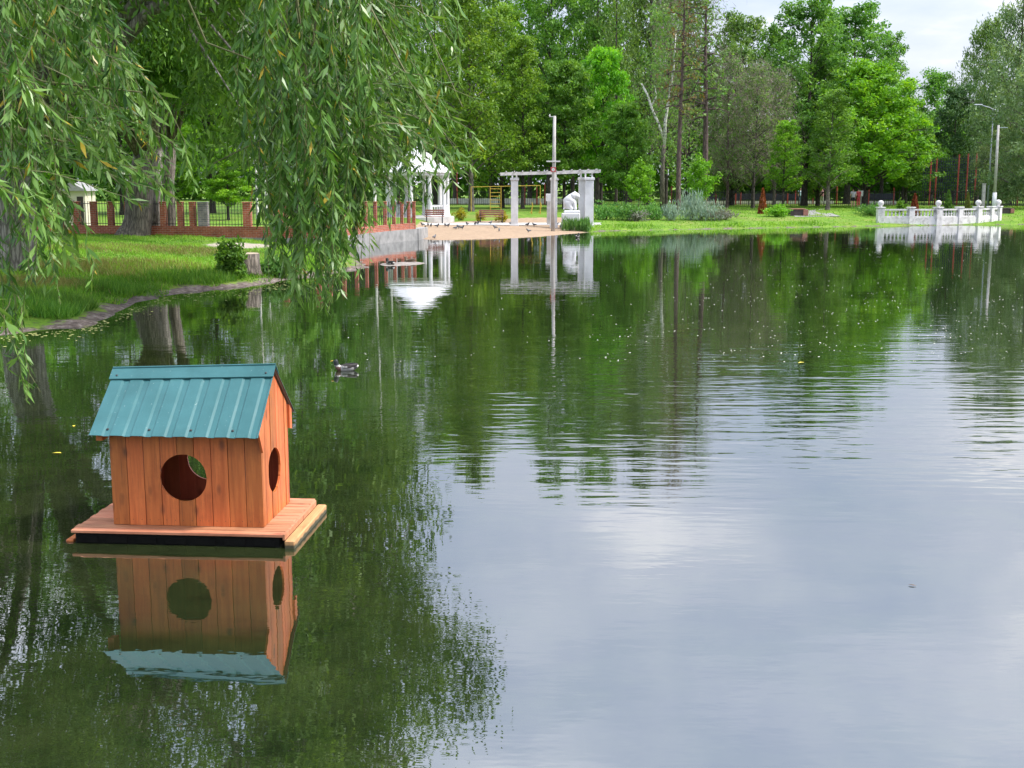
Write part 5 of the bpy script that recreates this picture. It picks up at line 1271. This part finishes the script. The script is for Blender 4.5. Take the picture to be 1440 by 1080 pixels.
for pts, rr in (([(300, -160, 7.9), (410, -60, 7.9), (432, 110, 7.9), (428, 260, 7.95)], .013), ([(470, -170, 8.1), (440, 60, 8.1), (380, 190, 8.1), (300, 230, 8.1)], .01), ([(420, -120, 8.3), (520, 10, 8.3), (585, 130, 8.3), (640, 210, 8.4)], .011),
                ([(-80, -120, 7.6), (40, 110, 7.6), (90, 190, 7.6), (170, 260, 7.6)], .012), ([(-60, 60, 7.4), (60, 115, 7.4), (200, 130, 7.4)], .009), ([(-40, 160, 7.2), (40, 185, 7.2), (90, 200, 7.2)], .014), ([(200, -150, 8.2), (290, 60, 8.2), (370, 90, 8.2)], .009), ([(560, -120, 8.6), (600, 40, 8.6), (650, 150, 8.6)], .007)):
    tw.tube([wp(*p) for p in pts], [rr, rr * .85, rr * .6, rr * .35][:len(pts)], 5)
def strand(p0, p1, sag, bend, dens=1.0, lsz=.1, tcol=.5):
    """one hanging twig with alternate narrow leaves"""
    p0 = np.array(p0); p1 = np.array(p1); ln = np.linalg.norm(p1 - p0); k = 9
    ts = np.linspace(0, 1, k); side = np.array([bend, r.normal(0, .06), 0])
    pts = [p0 + (p1 - p0) * np.array([t ** .8, t ** .8, t]) + side * sin(pi * t) + np.array([0, 0, sag * sin(pi * t)]) + r.normal(0, .008, 3) for t in ts]
    tw.tube(pts, [.0026 * (1 - .75 * t) + .0008 for t in ts], 3, cap=False)
    nl_ = int(ln / .0155 * dens)
    P_ = np.array(pts); tt = np.sort(r.uniform(.03, 1, nl_))
    c = np.stack([np.interp(tt, ts, P_[:, i]) for i in range(3)], -1)
    tg = unit(np.stack([np.interp(tt, ts, np.gradient(P_[:, i])) for i in range(3)], -1))
    s = unit(np.cross(tg, r.normal(0, 1, (nl_, 3))))
    A = unit(tg * .55 + s * r.uniform(.35, .95, (nl_, 1)) + np.array([0, 0, -.42]) + r.normal(0, .16, (nl_, 3)))
    nn = unit(np.array([0, -.35, .7]) + r.normal(0, .75, (nl_, 3))); B = unit(np.cross(A, nn))
    sz = 1.02 * lsz * r.uniform(.35, 1.35, (nl_, 1)) * (1 - .35 * (tt[:, None] > .93))
    SC.append(c + A * sz * .5); SA.append(A * sz * .5); SB.append(B * sz * r.uniform(.075, .11, (nl_, 1)))
    t_ = np.clip(tcol + r.normal(0, .2, nl_), 0, .92); t_[r.random(nl_) < .016] = 1.0; ST.append(t_)
def spray(n, xr, yr, Yr, Lr, dxr, dens=1.0, lsz=.1, tcol=.5, sag=.06):
    for _ in range(n):
        xe, ye, Y = r.uniform(*xr), r.uniform(*yr), r.uniform(*Yr); ln = r.uniform(*Lr); dx = r.uniform(*dxr)
        e = wp(xe, ye, Y); k = Y / F
        s_ = e + np.array([-dx * k, r.normal(0, .25), sqrt(max(.05, ln * ln - (dx * k) ** 2))])
        strand(s_, e, sag + r.uniform(-.03, .06), r.normal(0, .07), dens, lsz * r.uniform(.85, 1.15), tcol + .04 + r.normal(0, .2))
#      n   x-range     y-end        depth       length     sideways
spray(34, (372, 520), (300, 400), (7.6, 8.6), (.9, 1.7), (-40, 60), 1.1, .105, .42)
spray(24, (375, 515), (180, 310), (7.6, 8.8), (.9, 1.6), (-40, 70), 1.1, .105, .4)
spray(24, (370, 535), (60, 200), (7.6, 8.8), (.8, 1.4), (-40, 60), 1.1, .105, .42)
spray(16, (400, 485), (385, 436), (7.7, 8.3), (.7, 1.1), (-40, 60), 1.1, .105, .55)
spray(7, (470, 525), (350, 410), (7.8, 8.4), (.6, 1.0), (-30, 60), 1.0, .105, .55)
spray(11, (515, 600), (130, 300), (8.0, 8.8), (.7, 1.2), (20, 110), .9, .105, .55)
spray(15, (590, 695), (90, 275), (8.2, 8.8), (.5, 1.0), (60, 190), .85, .105, .58)
spray(10, (560, 665), (20, 130), (8.2, 9.0), (.5, 1.1), (20, 110), .7, .105, .55)
spray(11, (535, 640), (215, 330), (8.0, 8.5), (.4, .7), (20, 110), .85, .105, .55)
spray(14, (120, 230), (150, 270), (7.2, 8.6), (.7, 1.4), (40, 190), 1.0, .1, .56)
spray(14, (110, 235), (40, 180), (7.2, 8.8), (.7, 1.3), (20, 170), 1.0, .1, .48)
spray(18, (170, 275), (215, 288), (7.2, 8.0), (.5, .9), (90, 200), 1.0, .1, .66)
spray(19, (-30, 130), (130, 255), (7.0, 8.4), (.8, 1.5), (-10, 110), 1.0, .1, .45)
spray(19, (-30, 140), (30, 200), (7.0, 8.6), (.8, 1.4), (-10, 120), 1.0, .1, .45)
spray(13, (30, 110), (330, 440), (6.9, 7.6), (.7, 1.2), (-30, 40), .95, .1, .5)
spray(4, (95, 138), (350, 395), (7.0, 7.6), (.5, .8), (20, 80), .9, .1, .55)
spray(7, (-20, 30), (430, 560), (6.8, 7.4), (.8, 1.3), (-20, 30), .9, .1, .5)
spray(3, (25, 58), (540, 580), (6.8, 7.2), (.55, .85), (20, 55), .7, .1, .6)
spray(70, (-420, 700), (-420, -40), (7.0, 9.6), (.9, 1.6), (-80, 80), .8, .105, .45)
spray(13, (545, 640), (205, 285), (8.0, 8.6), (.5, .9), (30, 150), .85, .1, .55)
spray(4, (650, 692), (185, 240), (8.2, 8.6), (.5, .8), (90, 190), .85, .1, .6)
mb.build('trunk', M['bark'], nw, True)
tw.build('twigs', M['twig_green'], nw)
SC = np.concatenate(SC); SA = np.concatenate(SA); SB = np.concatenate(SB); ST = np.concatenate(ST)
leafobj('foliage', SC, SA, SB, ST, M['lf_willow'], nw, -.15, fold=np.cross(unit(SA), unit(SB)).astype(np.float32) * .003)
print('near willow leaves', len(SC))

# ------------------------------------------------------------------ grass
r = np.random.default_rng(41)
def blades(name, X, Y, hgt, wid, m, lean=.5, tint=None):
    Z = height(X, Y); n = len(X); C = np.stack([X, Y, Z - .01], -1)
    up = unit(np.stack([r.normal(0, lean, n), r.normal(0, lean, n), np.ones(n)], -1)); sd = unit(np.cross(up, r.normal(0, 1, (n, 3))))
    h = (hgt * r.uniform(.5, 1.3, n))[:, None]
    o = leafobj(name, C + up * h * .5, up * h * .5, sd * wid, r.uniform(.1, .92, n) if tint is None else tint, M[m], None, -.4); tag(o, kind='stuff'); return o
n = 330000; Y = r.uniform(22, 58, n) ; X = r.uniform(-24, 1, n); keep = r.random(n) < (30 / Y) ** 1.3
X, Y = X[keep], Y[keep]; d = sdist(X, Y)
pt = np.sin(X * .8 + 1) * np.cos(Y * .55) + .6 * np.sin(X * 2.3 + Y * 1.9)
gv = np.exp(-(((X - gp[0]) / 1.6) ** 2 + ((Y - gp[1]) / 2.6) ** 2) ** 2)
k = (d > .5 + .4 * pt * (d < 3)) & (gv < .4) & (X > -24 + 0 * Y)
X, Y, d, pt = X[k], Y[k], d[k], pt[k]
hg = .085 + .06 * (pt > .2) + .16 * np.clip(1 - np.abs(d - 1.5) / 1.3, 0, 1)
tn = np.clip(.5 + .3 * pt + r.normal(0, .2, len(X)) - .25 * np.clip(1 - np.abs(d - 1.5) / 1.3, 0, 1), 0, .93)
tn[r.random(len(X)) < .025] = 1.0
blades('bank_grass', X, Y, hg, .012, 'lf_grass', .45, tn)
for (px, py), (ra, rb), nn, mm, hh in (((175, 377), (3.6, 2.6), 4500, 'lf_drygrass', .2), ((75, 402), (1.9, 1.4), 4000, 'lf_drygrass', .2), ((215, 350), (5, 3), 5000, 'lf_drygrass', .16), ((120, 436), (1.4, .8), 2600, 'lf_bank', .34), ((185, 414), (1.6, .9), 2600, 'lf_bank', .32), ((60, 440), (1.6, .9), 2400, 'lf_bank', .34), ((300, 398), (2.4, 1.2), 3000, 'lf_bank', .34), ((20, 420), (2, 1.5), 3000, 'lf_bank', .3)):
    c_ = G(px, py); a_ = r.uniform(0, 2 * pi, nn); q_ = np.sqrt(r.random(nn)) * r.uniform(.6, 1.0, nn); X = c_[0] + ra * q_ * np.cos(a_); Y = c_[1] + rb * q_ * np.sin(a_)
    k = sdist(X, Y) > .5; X, Y = X[k], Y[k]
    blades('tall_grass', X, Y, np.full(len(X), hh), .01, mm, .4)
n = 150000; X = r.uniform(5, 70, n); Y = r.uniform(76, 118, n); d = sdist(X, Y); sm = sandmask(X, Y, d)
edge = np.clip(1 - np.abs(d - .9) / 1.1, 0, 1)
k = (d > .15) & (sm < .3) & ~((X > 25) & (X < 39) & (d < 5) & (r.random(n) < .8)) & (r.random(n) < .25 + .75 * edge); X, Y, d, edge = X[k], Y[k], d[k], edge[k]
pt = np.sin(X * .7) * np.cos(X * .23 + 1) + .5 * np.sin(X * 2.9)
blades('lawn_grass', X, Y, .1 + .26 * edge * (pt > -.1), .03, 'lf_grass', .4, np.clip(.55 + .2 * np.sin(X * .5 + Y) + r.normal(0, .18, len(X)), 0, .93))

# ------------------------------------------------------------------ things afloat
r = np.random.default_rng(52)
n = 6000; py = 320 + 190 * r.random(n) ** 1.6; px = r.uniform(470, 1480, n); k = r.random(n) < np.clip(.12 + (px - 700) / 600, .1, 1) * (.5 + .5 * np.sin(px * .021 + py * .11) * np.sin(px * .007 - py * .05)) * 1.6; px, py = px[k], py[k]
pts = np.array([onz(a, b, .004) for a, b in zip(px, py)]); k = sdist(pts[:, 0], pts[:, 1]) < -.2; pts = pts[k]
n = len(pts); s = r.uniform(.3, 1.2, (n, 1)) ** 1.8 * .019
an = r.uniform(0, pi, n); A = np.stack([np.cos(an), np.sin(an), np.full(n, .12)], -1); B = np.stack([-np.sin(an), np.cos(an), np.full(n, .08)], -1)
pts[:, 2] = .012
o = leafobj('floating_fluff', pts, A * s, B * s * .7, r.random(n), plain('fluff', (.55, .55, .45), (.72, .72, .62), 9, .9, bumpd=0), None, .1); tag(o, kind='stuff')
n = 420; tt = r.random(n); sx = np.interp(tt, np.linspace(0, 1, 10), [0, 60, 125, 165, 200, 260, 330, 380, 430, 480]); sy = np.interp(tt, np.linspace(0, 1, 10), [471, 464, 457, 440, 425, 410, 405, 398, 390, 384])
pts = np.array([onz(a + r.normal(0, 8), b + 2 + abs(r.normal(0, 6)), .006) for a, b in zip(sx, sy)]); pts = pts[sdist(pts[:, 0], pts[:, 1]) < -.03]; n = len(pts)
s = r.uniform(.4, 1.3, (n, 1)) * .045; an = r.uniform(0, pi, n); A = np.stack([np.cos(an), np.sin(an), np.full(n, .03)], -1); B = np.stack([-np.sin(an), np.cos(an), np.full(n, .02)], -1)
o = leafobj('duckweed', pts, A * s, B * s * .7, r.random(n), plain('duckweed', (.25, .29, .06), (.5, .5, .2), 9, .8, bumpd=0), None, .1); tag(o, kind='stuff')
for px, py, lab, sc_ in ((80, 637, 'yellow leaf floating at far left beside the duck house wall', .06), (104, 599, 'yellow leaf floating just left of the green roof', .05), (1283, 823, 'dead brown leaf floating alone on the calm water at lower right', .034), (1127, 510, 'yellow leaf floating in the ruffled middle of the pond', .09)):
    p = onz(px, py, .006); mb = MB(); vs = [(0, -1, 0), (.42, -.2, .12), (.3, .5, .1), (0, 1, .02), (-.3, .5, .14), (-.42, -.2, .08), (0, 0, .02)]
    mb.add([(x * sc_, y * sc_, z * sc_) for x, y, z in vs], [(0, 1, 6), (1, 2, 6), (2, 3, 6), (3, 4, 6), (4, 5, 6), (5, 0, 6)])
    o = mb.build('floating_leaf', M['lf_yellowleaf'] if px != 1283 else M['twig']); o.location = tuple(p); o.rotation_euler = (0, 0, px); tag(o, lab, 'leaf', 'leaves floating on the pond')
